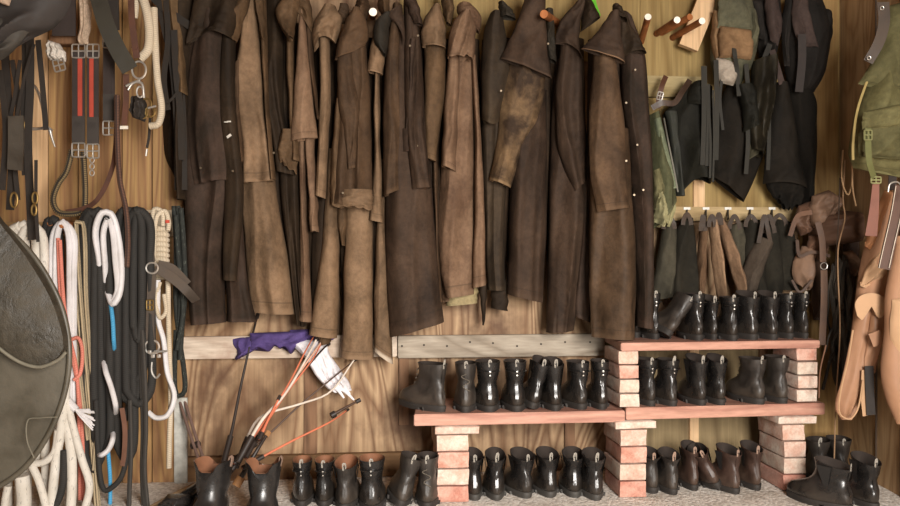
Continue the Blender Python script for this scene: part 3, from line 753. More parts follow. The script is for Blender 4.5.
coat('dark brown waxed coat with patch pocket and slanting hem, middle of the row', [
 ('body', [(388, 20), (384, 100), (385, 190), (385, 270), (389, 337)], [(420, 20), (426, 100), (432, 180), (437, 250), (444, 322)], dkr, 0, .075, 3, S(amp=.012, wear=.6)),
 ('cape', [(393, 6), (386, 60), (383, 130), (384, 197)], [(402, 6), (400, 70), (404, 130), (411, 186)], br, .065, .055, 2, S(amp=.012)),
 ('cape', [(404, -4), (403, 70), (405, 130), (411, 190)], [(416, -4), (422, 60), (425, 130), (431, 188)], dkr, .055, .055, 2.2, S(amp=.012)),
 ('hood', [(384, 14), (375, 24), (373, 40), (384, 56)], [(392, 14), (389, 28), (388, 44), (386, 56)], blk, .12, .04, 1, S(amp=.006)),
 ('hood', [(386, 16), (386, 18), (392, 20)], [(402, 5), (404, 24), (406, 46)], dkr, .125, .03, 1, S(amp=.006, sag=-6)),
 ('collar', [(402, -8), (407, 8), (414, 24)], [(413, -8), (420, 10), (423, 26)], dk, .115, .03, 1, S(amp=.006)),
 ('pocket', [(402, 129), (402, 140), (403, 152)], [(422, 128), (423, 140), (425, 151)], dk, .088, .028, 1, S(amp=.002, wig=.3)),
 ('lapel', [(410, 40), (408, 90), (405, 130)], [(417, 40), (413, 80), (408, 130)], dk, .10, .03, 1, S(amp=.004))], off=.17,
 btn=((418, 36, .15), (410, 46, .17), (417, 146, .12)))
coat('smooth tan coat with rounded hood and straight sleeve, right of the dark pocketed coat', [
 ('body', [(431, 120), (433, 200), (436, 260), (440, 300)], [(440, 120), (438, 200), (440, 260), (443, 303)], br, -.03, .05, 1, S(amp=.007)),
 ('sleeve', [(424, 40), (424, 90), (425, 130), (426, 158)], [(446, 40), (445, 90), (440, 130), (437, 162)], tn2, .05, .06, 1.2, S(amp=.008, wear=.8)),
 ('hood', [(433, 7), (425, 18), (421, 32), (422, 47)], [(441, 7), (444, 20), (446, 34), (446, 49)], tn, .10, .055, 1, S(amp=.006, wear=.5)),
 ('collar', [(440, -10), (442, 8), (446, 24)], [(452, -10), (454, 10), (451, 26)], tn2, .05, .04, 1, S())], off=.16)
coat('worn pinkish brown coat with mottled hood and greenish lining at the hem', [
 ('body', [(454, 50), (444, 130), (438, 220), (440, 270), (446, 298)], [(474, 50), (474, 150), (474, 230), (474, 294)], pk, -.0, .065, 2.6, S(amp=.013, wear=.6)),
 ('back_flap', [(440, 230), (438, 270), (443, 303)], [(450, 230), (450, 270), (452, 300)], pk, -.03, .04, 1, S()),
 ('lining', [(446, 288), (447, 298), (447, 306)], [(477, 282), (478, 292), (477, 303)], ('#7c6f50', '#968968'), -.035, .04, 1, S(amp=.004, wear=.9)),
 ('lapel', [(471, 58), (475, 140), (474, 220), (472, 288)], [(476, 56), (482, 150), (485, 230), (486, 285)], pk, .035, .045, .8, S(amp=.006, wear=.95)),
 ('sleeve', [(449, 50), (445, 100), (442, 140), (441, 166)], [(460, 50), (459, 100), (457, 140), (456, 172)], pk, .06, .05, 1.2, S(amp=.008, wear=.9)),
 ('hood', [(462, 13), (453, 24), (448, 42), (447, 58)], [(470, 13), (476, 26), (475, 44), (473, 60)], pk, .10, .06, 2.4, S(amp=.012, wear=.95, rag=3)),
 ('collar', [(458, 5), (456, 10), (460, 18)], [(472, 6), (481, 16), (480, 34)], pk, .065, .05, 1.5, S(amp=.010))], off=.165)
coat('near black coat with raised collar between the pinkish coat and the broad dark one', [
 ('body', [(484, 60), (481, 130), (484, 230), (487, 290)], [(510, 60), (508, 130), (504, 230), (506, 290)], ('#2c241c', '#423629'), -.03, .06, 2.4, S(amp=.012)),
 ('lining', [(491, 280), (491, 296), (491, 308)], [(508, 280), (508, 296), (508, 311)], dk2, -.045, .03, 1, S(amp=.003)),
 ('belt', [(479, 284), (481, 305), (482, 325)], [(487, 284), (486, 305), (484, 325)], dk2, -.05, .02, 1, S(amp=.002)),
 ('cape', [(490, 14), (483, 34), (481, 60), (482, 120)], [(503, 14), (507, 40), (511, 70), (500, 122)], ('#2c241c', '#463a2c'), .04, .055, 2.2, S(amp=.012, sag=5)),
 ('collar', [(498, 3), (499, 10), (500, 18)], [(505, 5), (513, 11), (516, 20)], blk, .08, .045, 2, S(amp=.010))], off=.17,
 btn=((501, 91, .13),))
coat('broad dark brown coat with wide slanting cape and light streak on its sleeve', [
 ('body', [(508, 100), (509, 180), (509, 240), (507, 294)], [(547, 90), (547, 180), (546, 250), (544, 303)], dkr, .0, .07, 3.2, S(amp=.014)),
 ('sleeve', [(509, 60), (501, 100), (497, 140), (489, 180)], [(545, 76), (541, 110), (525, 150), (510, 188)], ('#33271d', '#8a7052'), .06, .05, 2, S(amp=.012, wear=.45)),
 ('cape', [(528, -10), (512, 34), (500, 59)], [(545, -10), (547, 40), (552, 79)], dkr, .125, .045, 1.6, S(amp=.009, wear=.4)),
 ('collar', [(545, 10), (546, 40), (548, 60)], [(553, 10), (555, 40), (556, 64)], blk, .06, .04, 1, S())], off=.17,
 btn=((548, 44, .14),))
coat('long dark brown coat just left of the longest coat, green strap end above it', [
 ('body', [(556, 60), (550, 130), (549, 200), (546, 332)], [(584, 60), (586, 150), (590, 220), (574, 330)], dkr, -.01, .075, 3, S(amp=.014)),
 ('back_flap', [(575, 180), (576, 250), (574, 316)], [(590, 180), (590, 250), (590, 322)], dk, .0, .05, 1.4, S()),
 ('sleeve', [(560, 38), (555, 100), (558, 150), (573, 192)], [(581, 50), (584, 110), (588, 150), (589, 178)], dkr, .055, .05, 2.2, S(amp=.014)),
 ('cape', [(576, 2), (561, 20), (556, 34), (555, 44)], [(586, 2), (580, 26), (579, 44), (583, 60)], dkr, .11, .045, 1.8, S(amp=.010, sag=-6)),
 ('collar', [(584, -8), (581, 16), (580, 32)], [(590, -8), (596, 10), (600, 18)], dk2, .10, .04, 1, S())], off=.165)
coat('longest brown coat at the right end, its hem reaching the top shelf', [
 ('body', [(592, 130), (590, 210), (589, 280), (592, 337)], [(628, 130), (632, 200), (636, 270), (635, 339)], ('#33271c', '#564332'), .02, .075, 2.6, S(amp=.013, rough=.65)),
 ('front_panel', [(620, 12), (622, 90), (630, 180), (636, 326)], [(632, 22), (645, 60), (652, 180), (652, 328)], dk, .0, .06, 2, S(amp=.010)),
 ('sleeve', [(594, 52), (590, 110), (590, 170), (597, 212)], [(616, 60), (624, 120), (627, 170), (629, 208)], ('#35281d', '#5f4a37'), .085, .05, 2.2, S(amp=.012, wear=.6)),
 ('cape', [(611, 12), (598, 30), (581, 49)], [(619, 12), (622, 40), (625, 64)], dkr, .14, .04, 1.4, S(amp=.008, hem='#8a6c52')),
 ('cape', [(618, 10), (620, 36), (622, 58)], [(626, 16), (638, 38), (646, 54)], dk2, .09, .04, 1.6, S(amp=.009, sag=-4)),
 ('collar', [(613, 5), (612, 10), (612, 16)], [(619, 6), (623, 12), (626, 22)], dk2, .13, .03, 1, S())], off=.31,
 btn=((635, 70, .09), (626, 103, .09), (637, 145, .09), (626, 161, .10), (634, 195, .08), (643, 190, .08)))
# pale scuffs on the sleeve of the leftmost coat and on the pocket
scuff = plain('#b8b2a8', 0.9, name='white scuff')
for i, (x, y, w_, h_, dd, cn) in enumerate([(229, 121.5, .020, .005, .12, 0), (226, 122, .010, .004, .12, 0), (229, 136, .024, .010, .12, 0), (417, 147, .005, .012, .11, 7)]):
    par = bpy.data.objects['waxed_coat' + ('.%03d' % cn if cn else '')]
    Yv = par.location.y-dd
    m = MB(); ribbon(m, [P(x-2, y+(1.5 if i == 2 else 0), Yv), P(x, y, Yv-.002), P(x+2, y-(1.5 if i == 2 else 0), Yv)], h_, .002); m.obj('scuff_mark', scuff, par)
# a dark garment at the far left end, soft and shapeless
coat('very dark hooded garment hanging in the shade at the left end, beside the pale ropes', [
 ('body', [(160, -14), (166, 30), (172, 90), (176, 150), (178, 200)], [(196, -14), (192, 60), (188, 130), (187, 200)], ('#241b13', '#352a1e'), .06, .06, 2.5, S(amp=.014)),
 ('sleeve', [(158, -10), (164, 16), (172, 60), (176, 90)], [(180, -10), (184, 30), (186, 70), (188, 96)], ('#4b3a28', '#6d563c'), .10, .04, 2, S(amp=.012))], off=.12, name='dark_jacket', cat='jacket')

# pegs that show
peg(373, 16, 373, 12, 3.46, 'round white-tipped peg sticking out between two brown coats', 0.016)
peg(641, 42, 648, 17, 3.62, 'leftmost white-tipped wooden peg on the bare yellow board, right of the coats')
peg(656, 34, 677, 20, 3.60, 'white-tipped wooden peg second from left on the bare yellow board')
peg(672, 38, 702, 21, 3.58, 'white-tipped wooden peg nearest the slanting brace, right of the coats')
peg(661, 33, 690, 17, 3.66, 'plain wooden peg without a white tip, just above the right white-tipped peg', end=False)
peg(559, 24, 544, 14, 3.42, 'bare wooden peg end beside the broad dark cape', 0.016, end=False)
m = MB(); ribbon(m, [P(590, -14, 3.62), P(594, 4, 3.60), P(598, 16, 3.58)], .022, .003)
tag(m.obj('green_tag', plain('#5fae2c', 0.5, name='bright green')), 'bright green strap end hanging above the dark coats', 'strap')

# ---------------------------------------------------------------- upper right: bags, vests
def hung(name, label, cat, pieces, off, group=None, seed0=0):
    """things of panels; piece: (part, L, R, material, dy, th, nf, opts)"""
    global CO
    CO += 1
    allx = [p[0] for q in pieces for p in q[1]+q[2]]; ally = [p[1] for q in pieces for p in q[1]+q[2]]
    mx = (min(allx)+max(allx))/2; W = wallY(mx); Yb = (W-off) if off > 0 else -off
    t = thing(name, P(mx, max(ally), Yb), label, cat, group)
    for i, q in enumerate(pieces):
        o = dict(q[7]) if len(q) > 7 else {}
        mb = MB(); panel(mb, q[1], q[2], Yb-q[4], q[5], nf=q[6], seed=CO*2.9+i*1.7, **o)
        mb.obj(q[0], q[3], t)
    t['_Y'] = Yb
    return t
def Yof(t): return t['_Y']
def strap_part(t, nm, pts, w, mat, th=.004, face=(0, -1, 0), n=None):
    m = MB(); ribbon(m, pts, w, th, face, n); return m.obj(nm, mat, t)
def ringp(t, nm, c, r, rt, mat, sx=1.0, ax='y', tilt=0.0, seg=20):
    pts = []
    for i in range(seg):
        a = 2*PI*i/seg
        x, z = math.cos(a)*r*sx, math.sin(a)*r
        if ax == 'y': v = Vector((x*math.cos(tilt)-z*math.sin(tilt), 0, x*math.sin(tilt)+z*math.cos(tilt)))
        else: v = Vector((0.3*x, x, z))
        pts.append(Vector(c)+v)
    m = MB(); tube(m, pts, rt, 7, closed=True, n=seg*2); return m.obj(nm, mat, t)
def buckle(t, c, w, h, mat, tilt=0.0, rt=.0030, bars=2):
    """square roller buckle with a cross bar and tongues"""
    def q(x, z): return Vector(c)+Vector((x*math.cos(tilt)-z*math.sin(tilt), 0, x*math.sin(tilt)+z*math.cos(tilt)))
    m = MB(); k = .88
    tube(m, [q(-w/2*k, h/2), q(w/2*k, h/2), q(w/2, h/2*k), q(w/2, -h/2*k), q(w/2*k, -h/2), q(-w/2*k, -h/2), q(-w/2, -h/2*k), q(-w/2, h/2*k)], rt, 7, closed=True, smooth=True, n=48)
    tube(m, [q(-w/2, 0), q(w/2, 0)], rt, 7, smooth=False)
    for i in range(bars-1): tube(m, [q(w*(i+1)/bars-w/2, h/2), q(w*(i+1)/bars-w/2, -h/2)], rt*.9, 7, smooth=False)
    return m.obj('buckle', mat, t)
def pane(mb, outline, Y, th, bulge=.02, mi=0, n=14, seed=0):
    """a cut piece of leather: outline in photo coordinates, real thickness, slightly domed"""
    o = [Vector((a, b, 0)) for a, b in outline]; o = cr(o+[o[0]], 65)[:-1]
    c = sum(o, Vector())/len(o); M = len(o); verts = []
    for k in range(n+1):
        s = 1-k/n
        for p in o:
            q = c+(p-c)*s; v = P(q.x, q.y, Y); v.y = Y-th/2-bulge*(1-s*s)+.004*noise.noise((q.x*.03, q.y*.03, seed)); verts.append(v)
    b0 = len(verts)
    for k in range(2):
        for p in o:
            q = c+(p-c)*(1 if k == 0 else .97); v = P(q.x, q.y, Y); v.y = Y+th/2; verts.append(v)
    f = [[k*M+i, k*M+(i+1) % M, (k+1)*M+(i+1) % M, (k+1)*M+i] for k in range(n) for i in range(M)]
    f += [[i, (i+1) % M, b0+(i+1) % M, b0+i] for i in range(M)]+[[b0+i, b0+(i+1) % M, b0+M+(i+1) % M, b0+M+i] for i in range(M)]
    f.append([b0+M+i for i in range(M)])
    mb.add(verts, f, mi=mi)
    return mb
neo = cloth('#13120e', '#1f1e17', .5, .75, '', 40); neo2 = cloth('#15120e', '#221c15', .5, .8, '', 41)
bagg = cloth('#454539', '#68654f', .6, .85, '', 42); bagt = cloth('#6d543c', '#8a6e50', .7, .9, '', 43)
bagd = cloth('#191715', '#292522', .5, .8, '', 44); bagp = cloth('#3a302d', '#4c3f3a', .5, .85, '', 45)
olive = cloth('#41432f', '#5e5e45', .6, .85, '', 46); olive2 = cloth('#5d593f', '#7a7454', .6, .85, '', 47)
web = plain('#221f17', 0.8, name='webbing'); webd = plain('#26231d', 0.8, name='dark webbing')
t = hung('backpack', 'faded grey and tan canvas backpack hanging right of the slanting wooden brace', 'backpack', [
 ('body', [(716, -8), (711, 30), (710, 60), (716, 84)], [(750, -8), (756, 30), (754, 60), (742, 84)], bagg, 0, .08, 2, dict(close=True, amp=.012)),
 ('side_pocket', [(713, 10), (711, 40), (715, 62)], [(721, 10), (720, 40), (722, 60)], bagt, .04, .04, 1, dict(close=True, amp=.006)),
 ('side_pocket', [(747, 4), (748, 30), (746, 52)], [(755, 10), (758, 36), (752, 60)], bagg, .04, .04, 1.4, dict(close=True, amp=.008)),
 ('top_panel', [(720, -6), (718, 14), (718, 28)], [(742, -6), (749, 14), (752, 30)], bagg, .085, .02, 1.6, dict(close=True, amp=.007)),
 ('flap', [(719, 26), (718, 42), (719, 58)], [(751, 30), (753, 45), (751, 60)], bagt, .085, .035, 1.2, dict(close=True, amp=.005, pw=5)),
 ('front_pocket', [(716, 58), (716, 72), (720, 82)], [(735, 60), (738, 72), (733, 86)], cloth('#7e7468', '#a79d90', .6, .85, '', 48), .07, .04, 1, dict(close=True, amp=.006)),
], .16)
Y = Yof(t)
strap_part(t, 'flap_strap', [P(734, 48, Y-.13), P(735, 56, Y-.135), P(737, 70, Y-.10), P(739, 96, Y-.08)], .018, web)
strap_part(t, 'strap', [P(746, 64, Y-.08), P(748, 90, Y-.07), P(747, 106, Y-.07)], .018, web)
strap_part(t, 'strap', [P(722, 76, Y-.08), P(720, 100, Y-.06), P(723, 130, Y-.06)], .012, webd)
t = hung('backpack', 'black backpack with a purplish front panel, hanging at the top by the corner post', 'backpack', [
 ('body', [(792, -8), (784, 30), (783, 60), (790, 92)], [(818, -8), (829, 30), (826, 66), (815, 92)], bagd, 0, .09, 2, dict(close=True, amp=.010)),
 ('side_pocket', [(818, 8), (818, 30), (819, 44)], [(830, 10), (832, 30), (829, 46)], bagd, .01, .05, 1, dict(close=True, amp=.006)),
 ('front_panel', [(792, -6), (793, 24), (800, 46)], [(806, -6), (812, 28), (818, 48)], bagp, .095, .03, 1.4, dict(close=True, amp=.006)),
 ('shoulder_strap', [(786, -6), (781, 30), (784, 66)], [(794, -6), (790, 30), (790, 66)], bagd, .06, .03, 1, dict(close=True, amp=.006)),
], .14)
Y = Yof(t)
strap_part(t, 'strap', [P(802, 34, Y-.13), P(802, 60, Y-.115), P(799, 92, Y-.10)], .034, plain('#2f2825', 0.85, name='dark strap'))
t = hung('backpack', 'black rucksack with a dark purplish flap, hanging between the tan pack and the corner one', 'backpack', [
 ('body', [(756, -8), (756, 26), (760, 56)], [(778, -8), (780, 26), (776, 56)], bagd, 0, .07, 2, dict(close=True, amp=.012)),
 ('flap', [(764, -6), (766, 20), (770, 40)], [(776, -6), (782, 24), (778, 46)], bagp, .07, .03, 1, dict(close=True, amp=.006)),
 ('side_panel', [(752, 0), (754, 20), (757, 38)], [(762, 0), (763, 22), (764, 40)], bagd, .05, .03, 1, dict(close=True, amp=.006)),
], .14)
Y = Yof(t)
strap_part(t, 'strap', [P(770, 44, Y-.08), P(764, 60, Y-.09), P(760, 72, Y-.08), P(754, 86, Y-.07)], .022, webd)
strap_part(t, 'strap', [P(772, 50, Y-.07), P(778, 70, Y-.08), P(782, 84, Y-.07)], .026, bagp)
G = 'dark riding vests hanging under the backpacks'
t = hung('riding_vest', 'black leather vest with a zip edge, hanging right of the green jacket', 'vest', [
 ('front', [(690, 84), (672, 104), (663, 118), (672, 150), (680, 194)], [(712, 88), (713, 120), (713, 150), (710, 184)], neo, 0, .055, 2, dict(amp=.012, sag=-10)),
 ('side_panel', [(664, 112), (670, 140), (676, 196)], [(676, 112), (680, 150), (684, 196)], leather('#1c1d17', '#2a2b22', .75, name='vest leather'), .03, .04, 1, dict(amp=.007)),
 ('shoulder', [(694, 82), (688, 90), (686, 104)], [(704, 82), (710, 96), (712, 110)], neo, .03, .04, 1, dict(amp=.008))], .13, G)
Y = Yof(t)
strap_part(t, 'zip', [P(664, 118, Y-.07), P(668, 140, Y-.085), P(674, 170, Y-.085), P(678, 192, Y-.08)], .006, plain('#4a463c', .5, .5, 'dull zip'), .003)
for i, (a, b, c, d, w) in enumerate([(704, 66, 703, 165, .024), (708, 84, 707, 166, .016), (709, 110, 710, 178, .010), (716, 60, 716, 160, .02), (713, 90, 713, 182, .008)]):
    Yw = wallY(a)-.23-.006*i
    m = MB(); ribbon(m, [P(a, b, Yw), P((a+c)/2+1, (b+d)/2, Yw-.01), P(c, d, Yw)], w, .003)
    if i == 0: t0 = m.obj('webbing_straps', web); tag(t0, 'long dangling olive black webbing strap in front of the black leather vest, widest one', 'strap', 'webbing straps hanging from the packs'); t0.name = 'webbing_strap'
    else: tag(m.obj('webbing_strap', web), ['', 'olive webbing strap hanging second left below the tan backpack', 'thin dark cord strap between the two black vests', 'olive webbing strap just left of the tan backpack', 'thinnest dark strap hanging between the black vests'][i], 'strap', 'webbing straps hanging from the packs')
t = hung('riding_vest', 'charcoal neoprene vest under the tan backpack, curved lower edge', 'vest', [
 ('front', [(726, 86), (718, 110), (712, 150), (711, 176)], [(758, 86), (764, 120), (764, 155), (744, 202)], neo2, 0, .055, 1.4, dict(amp=.012)),
 ('front_flap', [(744, 110), (743, 140), (744, 162)], [(764, 106), (766, 130), (763, 150)], cloth('#2a281e', '#4a4636', .5, .85, '', 50), .04, .04, 2, dict(amp=.012)),
], .13, G)
t = hung('riding_vest', 'large black vest with a flared lower edge, under the corner backpack', 'vest', [
 ('front', [(772, 84), (768, 120), (765, 160), (763, 184)], [(786, 84), (796, 130), (802, 165), (809, 190)], neo2, .03, .06, 1.2, dict(amp=.012, sag=-4)),
 ('lower_lining', [(765, 175), (766, 186), (776, 204)], [(800, 175), (806, 186), (798, 206)], cloth('#100e0b', '#1b1712', .5, .9, '', 51), .0, .05, 2.6, dict(amp=.014, rag=8)),
 ('back', [(784, 88), (790, 130), (796, 170), (798, 206)], [(812, 92), (816, 106), (814, 150), (808, 204)], cloth('#100e0b', '#1b1712', .5, .9, '', 52), -.01, .06, 1.6, dict(amp=.010))], .13, G)
Y = Yof(t)
strap_part(t, 'strap', [P(769, 100, Y-.11), P(769, 140, Y-.12), P(768, 170, Y-.11)], .016, web)
strap_part(t, 'strap', [P(746, 100, Y-.11), P(748, 140, Y-.12), P(746, 174, Y-.11)], .018, web)
# dark tangle of clothing between
t = hung('dark_jacket', 'shiny dark jacket bunched up between the two large black vests', 'jacket', [
 ('body', [(752, 62), (750, 90), (746, 120), (750, 150)], [(776, 56), (776, 90), (772, 120), (762, 158)], cloth('#1b1812', '#3a3529', .3, .55, '', 53), .0, .07, 3, dict(amp=.022)),
 ('sleeve', [(736, 86), (742, 110), (744, 132)], [(752, 84), (758, 100), (760, 124)], neo, .03, .05, 1.5, dict(amp=.014))], .2)
t = hung('green_jacket', 'olive green quilted jacket hanging beside the longest coat, its ribbed hem sticking out', 'jacket', [
 ('body', [(648, 116), (648, 150), (646, 190), (650, 232)], [(658, 112), (664, 140), (674, 176), (676, 200)], olive, 0, .06, 2, dict(amp=.014)),
 ('lining', [(653, 120), (658, 150), (668, 190)], [(661, 118), (667, 146), (677, 188)], cloth('#5d6450', '#7b8068', .5, .85, '', 54), .04, .035, 1, dict(amp=.006)),
 ('hem', [(650, 172), (652, 190), (650, 212)], [(660, 168), (670, 184), (662, 196)], olive2, .045, .05, 3, dict(amp=.012)),
 ('sleeve', [(652, 196), (654, 210), (652, 224)], [(668, 188), (676, 206), (670, 228)], cloth('#84805e', '#a19b78', .5, .85, '', 55), .05, .04, 3, dict(amp=.015, rag=6))], .12)
t = thing('leather_belt', P(660, 112, 3.72), 'brown leather belt with a small steel buckle, over the short board right of the coats', 'belt')
strap_part(t, 'belt_strap', [P(666, 76, 3.76), P(662, 86, 3.73), P(659, 98, 3.72), P(658, 108, 3.71)], .022, leather('#4a2f20', '#5f4030', .45, name='brown strap leather'))
strap_part(t, 'belt_strap', [P(652, 108, 3.71), P(662, 103, 3.70), P(674, 103, 3.71), P(682, 92, 3.73), P(690, 80, 3.76)], .024, leather('#33241a', '#463326', .45, name='dark strap leather'), face=(0, -1, 0))
buckle(t, P(660, 96, 3.715), .022, .032, metal, -.25)
# little hooks and the row of half chaps
chd = cloth('#1f1d18', '#2e2a22', .5, .9, '', 60); cht = cloth('#755d48', '#9c8066', .7, .95, '', 61); chb = cloth('#4c3a2c', '#67503c', .7, .9, '', 62); chg = cloth('#35322a', '#4a463a', .5, .9, '', 63)
ch = [
 ('black suede half chap hanging at the left end of the hook rail, wide and flared', chd, [(682, 218), (675, 235), (670, 300)], [(692, 218), (697, 250), (700, 306)], .13),
 ('green black half chap half hidden beside the longest coat, below the ribbed green hem', chg, [(662, 226), (656, 260), (650, 300)], [(676, 222), (677, 260), (674, 296)], .11),
 ('narrow brown half chap hanging left of the tan pair on the hook rail', chb, [(700, 224), (697, 260), (696, 292)], [(706, 224), (706, 260), (703, 296)], .14),
 ('pale tan half chap hanging straight down from the rail above the narrow boot', cht, [(708, 220), (712, 260), (718, 303)], [(716, 220), (722, 260), (724, 301)], .17),
 ('tan ribbed half chap swinging out to the right of the pale tan one', cloth('#6a5341', '#90755c', .7, .95, '', 64), [(716, 222), (726, 256), (738, 296)], [(722, 218), (734, 244), (749, 292)], .15),
 ('dark half chap with a folded grey top, hanging behind the swinging tan one', chg, [(728, 226), (728, 250), (736, 286)], [(741, 222), (748, 250), (748, 290)], .10),
 ('dark brown half chap hanging crosswise from the middle hook of the rail', cloth('#37302a', '#50463c', .5, .9, '', 65), [(757, 236), (748, 254), (736, 290)], [(772, 244), (763, 268), (752, 304)], .16),
 ('black half chap hanging straight in the middle of the rail', chd, [(744, 220), (740, 250), (748, 298)], [(758, 220), (764, 250), (768, 298)], .11),
 ('black half chap hanging above the broad boots on the top shelf', chd, [(762, 226), (760, 256), (762, 296)], [(776, 226), (781, 256), (782, 296)], .13),
 ('long black half chap at the right end of the rail, beside the brown leather bags', chd, [(771, 219), (776, 256), (780, 290)], [(788, 222), (798, 250), (799, 290)], .12),
]
for i, (lb, mt, L, R, off) in enumerate(ch):
    t = hung('half_chap', lb, 'half chap', [('leg_panel', L, R, mt, 0, .05, 1.2, dict(amp=.010)),
        ], off, 'half chaps on the hook rail')
    xm = (L[0][0]+R[0][0])/2; hw = (R[0][0]-L[0][0])/2*.8; yt = min(L[0][1], R[0][1])
    strap_part(t, 'hanging_loop', [P(xm-hw, yt+7, Yof(t)-.05), P(xm-hw*.8, yt+1, Yof(t)-.055), P(xm, min(yt-4, 216), Yof(t)-.05), P(xm+hw*.8, yt+1, Yof(t)-.055), P(xm+hw, yt+7, Yof(t)-.05)], .018, leather('#2f251d', '#43352a', .6, name='loop leather'), .004)
for i, px in enumerate((687, 706, 728, 750, 772)):
    y = 215
    t = thing('coat_hook', P(px, y, wallY(px)-.055), ['white hook plate on the rail above the leftmost black half chap', 'white hook plate on the rail above the tan half chaps', 'white hook plate on the rail right of the tan half chaps', 'white hook plate in the middle of the rail above the crosswise half chap', 'white hook plate nearest the right end of the rail'][i], 'hook', 'hooks on the rail')
    Yh = wallY(px)-.055
    m = MB(); box(m, P(px, 208.5, Yh), (.030, .004, .012), bev=.0015); m.obj('plate', plain('#d9d4cb', .5, name='white plate'), t)
    m = MB(); tube(m, [P(px, 210, Yh), P(px, 214, Yh-.02), P(px, 219, Yh-.05), P(px, 216, Yh-.075)], .004, 7); m.obj('hook', plain('#2c2823', .5, name='dark hook'), t)

# ---------------------------------------------------------------- right: leather bags, pouch, chaps
lb1 = leather('#4f3728', '#6b4c39', .6, bs=.5, scale=14, name='soft brown leather'); lb2 = leather('#69503f', '#82654f', .65, bs=.5, scale=14, name='pale pinkish leather')
lb3 = leather('#3d2b20', '#553d2d', .55, bs=.5, scale=14, name='darker brown leather'); lbs = leather('#4b3528', '#5f4635', .5, bs=.2, name='brown strap')
t = hung('saddlebag', 'crumpled brown leather saddlebags with a pale pinkish flap, hanging by the corner post', 'bag', [
 ('flap', [(812, 196), (808, 210), (812, 228)], [(828, 190), (842, 200), (838, 214)], lb2, .09, .05, 2, dict(close=True, amp=.016)),
 ('bag', [(812, 216), (808, 230), (812, 248)], [(842, 210), (868, 216), (870, 240)], lb1, .03, .10, 2.2, dict(close=True, amp=.020)),
 ('gusset', [(798, 206), (794, 222), (800, 236)], [(812, 200), (820, 214), (818, 228)], lb1, .05, .06, 3, dict(close=True, amp=.022)),
 ('pouch', [(802, 246), (793, 262), (794, 280), (806, 290)], [(814, 246), (814, 262), (814, 276), (810, 290)], lb2, .05, .05, 1.6, dict(close=True, amp=.012)),
 ('side_flap', [(808, 236), (806, 250), (810, 262)], [(824, 232), (830, 246), (826, 258)], lb1, .06, .05, 2, dict(close=True, amp=.018)),
 ('lower_bag', [(842, 232), (844, 270), (846, 320)], [(866, 232), (862, 280), (854, 322)], lb3, .0, .06, 2, dict(close=True, amp=.016)),
 ('lower_bag', [(812, 260), (812, 290), (814, 320)], [(826, 260), (824, 290), (822, 320)], lb3, .0, .05, 1.5, dict(close=True, amp=.014)),
], .16)
Y = Yof(t)
strap_part(t, 'strap', [P(818, 222, Y-.17), P(822, 240, Y-.17), P(823, 262, Y-.17)], .026, lbs)
ringp(t, 'ring', P(824, 266, Y-.175), .014, .002, metal)
strap_part(t, 'strap', [P(824, 270, Y-.17), P(824, 300, Y-.165), P(822, 345, Y-.16)], .028, lbs)
strap_part(t, 'strap', [P(790, 236, Y-.10), P(798, 216, Y-.12), P(812, 212, Y-.13)], .02, lb1)
strap_part(t, 'strap', [P(797, 240, Y-.08), P(800, 256, Y-.10), P(812, 252, Y-.12), P(830, 256, Y-.12)], .014, lb3)
strap_part(t, 'strap', [P(792, 280, Y-.08), P(800, 292, Y-.08), P(812, 280, Y-.09)], .01, lb3)
m = MB(); panel(m, [(842, 252), (846, 262), (850, 275)], [(852, 250), (860, 262), (856, 276)], Y-.08, .03, close=True, nf=1, seed=2); m.obj('tassel_flap', lb2, t)
# dark tangled cords below
net = leather('#2b2722', '#4b443a', .6, bs=.6, name='dark oily cords')
t = thing('tangled_cords', P(842, 400, 3.7), 'dark tangle of cords and nets hanging left of the tan chaps', 'cord')
rnd = random.Random(5)
for i in range(16):
    x0 = rnd.uniform(832, 846); x1 = rnd.uniform(826, 853); y1 = rnd.uniform(350, 392)
    pts = [P(x0, 262+rnd.uniform(-8, 10), 3.74-.06*rnd.random())]
    for k in range(5): pts.append(P(x0+(x1-x0)*(k+1)/5+rnd.uniform(-5, 5), 270+(y1-270)*(k+1)/5, 3.76-.12*rnd.random()))
    m = MB(); tube(m, pts, rnd.choice((.003, .004, .007, .010)), 6); m.obj('cord', net, t)
m = MB(); panel(m, [(838, 296), (831, 330), (832, 372), (838, 392)], [(846, 296), (852, 330), (850, 370), (844, 392)], 3.74, .05, close=True, nf=4, amp=.02, seed=4); m.obj('net', net, t)
cordm = rope_m('#8d6f52', '#6f5640', 'twist', 150)
for i, (pts, lb, c) in enumerate([
  ([(840, 178), (838, 230), (836, 262), (838, 300), (841, 318)], 'thin dark rein hanging from the corner post in front of the saddlebags', '#3a2c21'),
  ([(845, 160), (843, 200), (845, 218), (838, 250), (840, 330), (836, 400), (834, 470)], 'longest thin tan cord hanging from the corner post down to the floor', '#8d6f52'),
  ([(843, 150), (842, 180), (848, 195), (852, 182), (853, 150)], 'thin looped tan cord hanging under the green pouch', '#a58562'),
  ([(852, 166), (853, 190), (856, 206)], 'short straight tan cord end below the green pouch', '#a58562'),
  ([(826, 345), (820, 372), (819, 398)], 'short brown lace end hanging below the strap of the saddlebags', '#6d4c38')]):
    m = MB(); tube(m, [P(x, y, 3.52-.02*i) for x, y in pts], .0028, 6); tag(m.obj('hanging_cord', rope_m(c, None, 'twist', 150)), lb, 'cord')
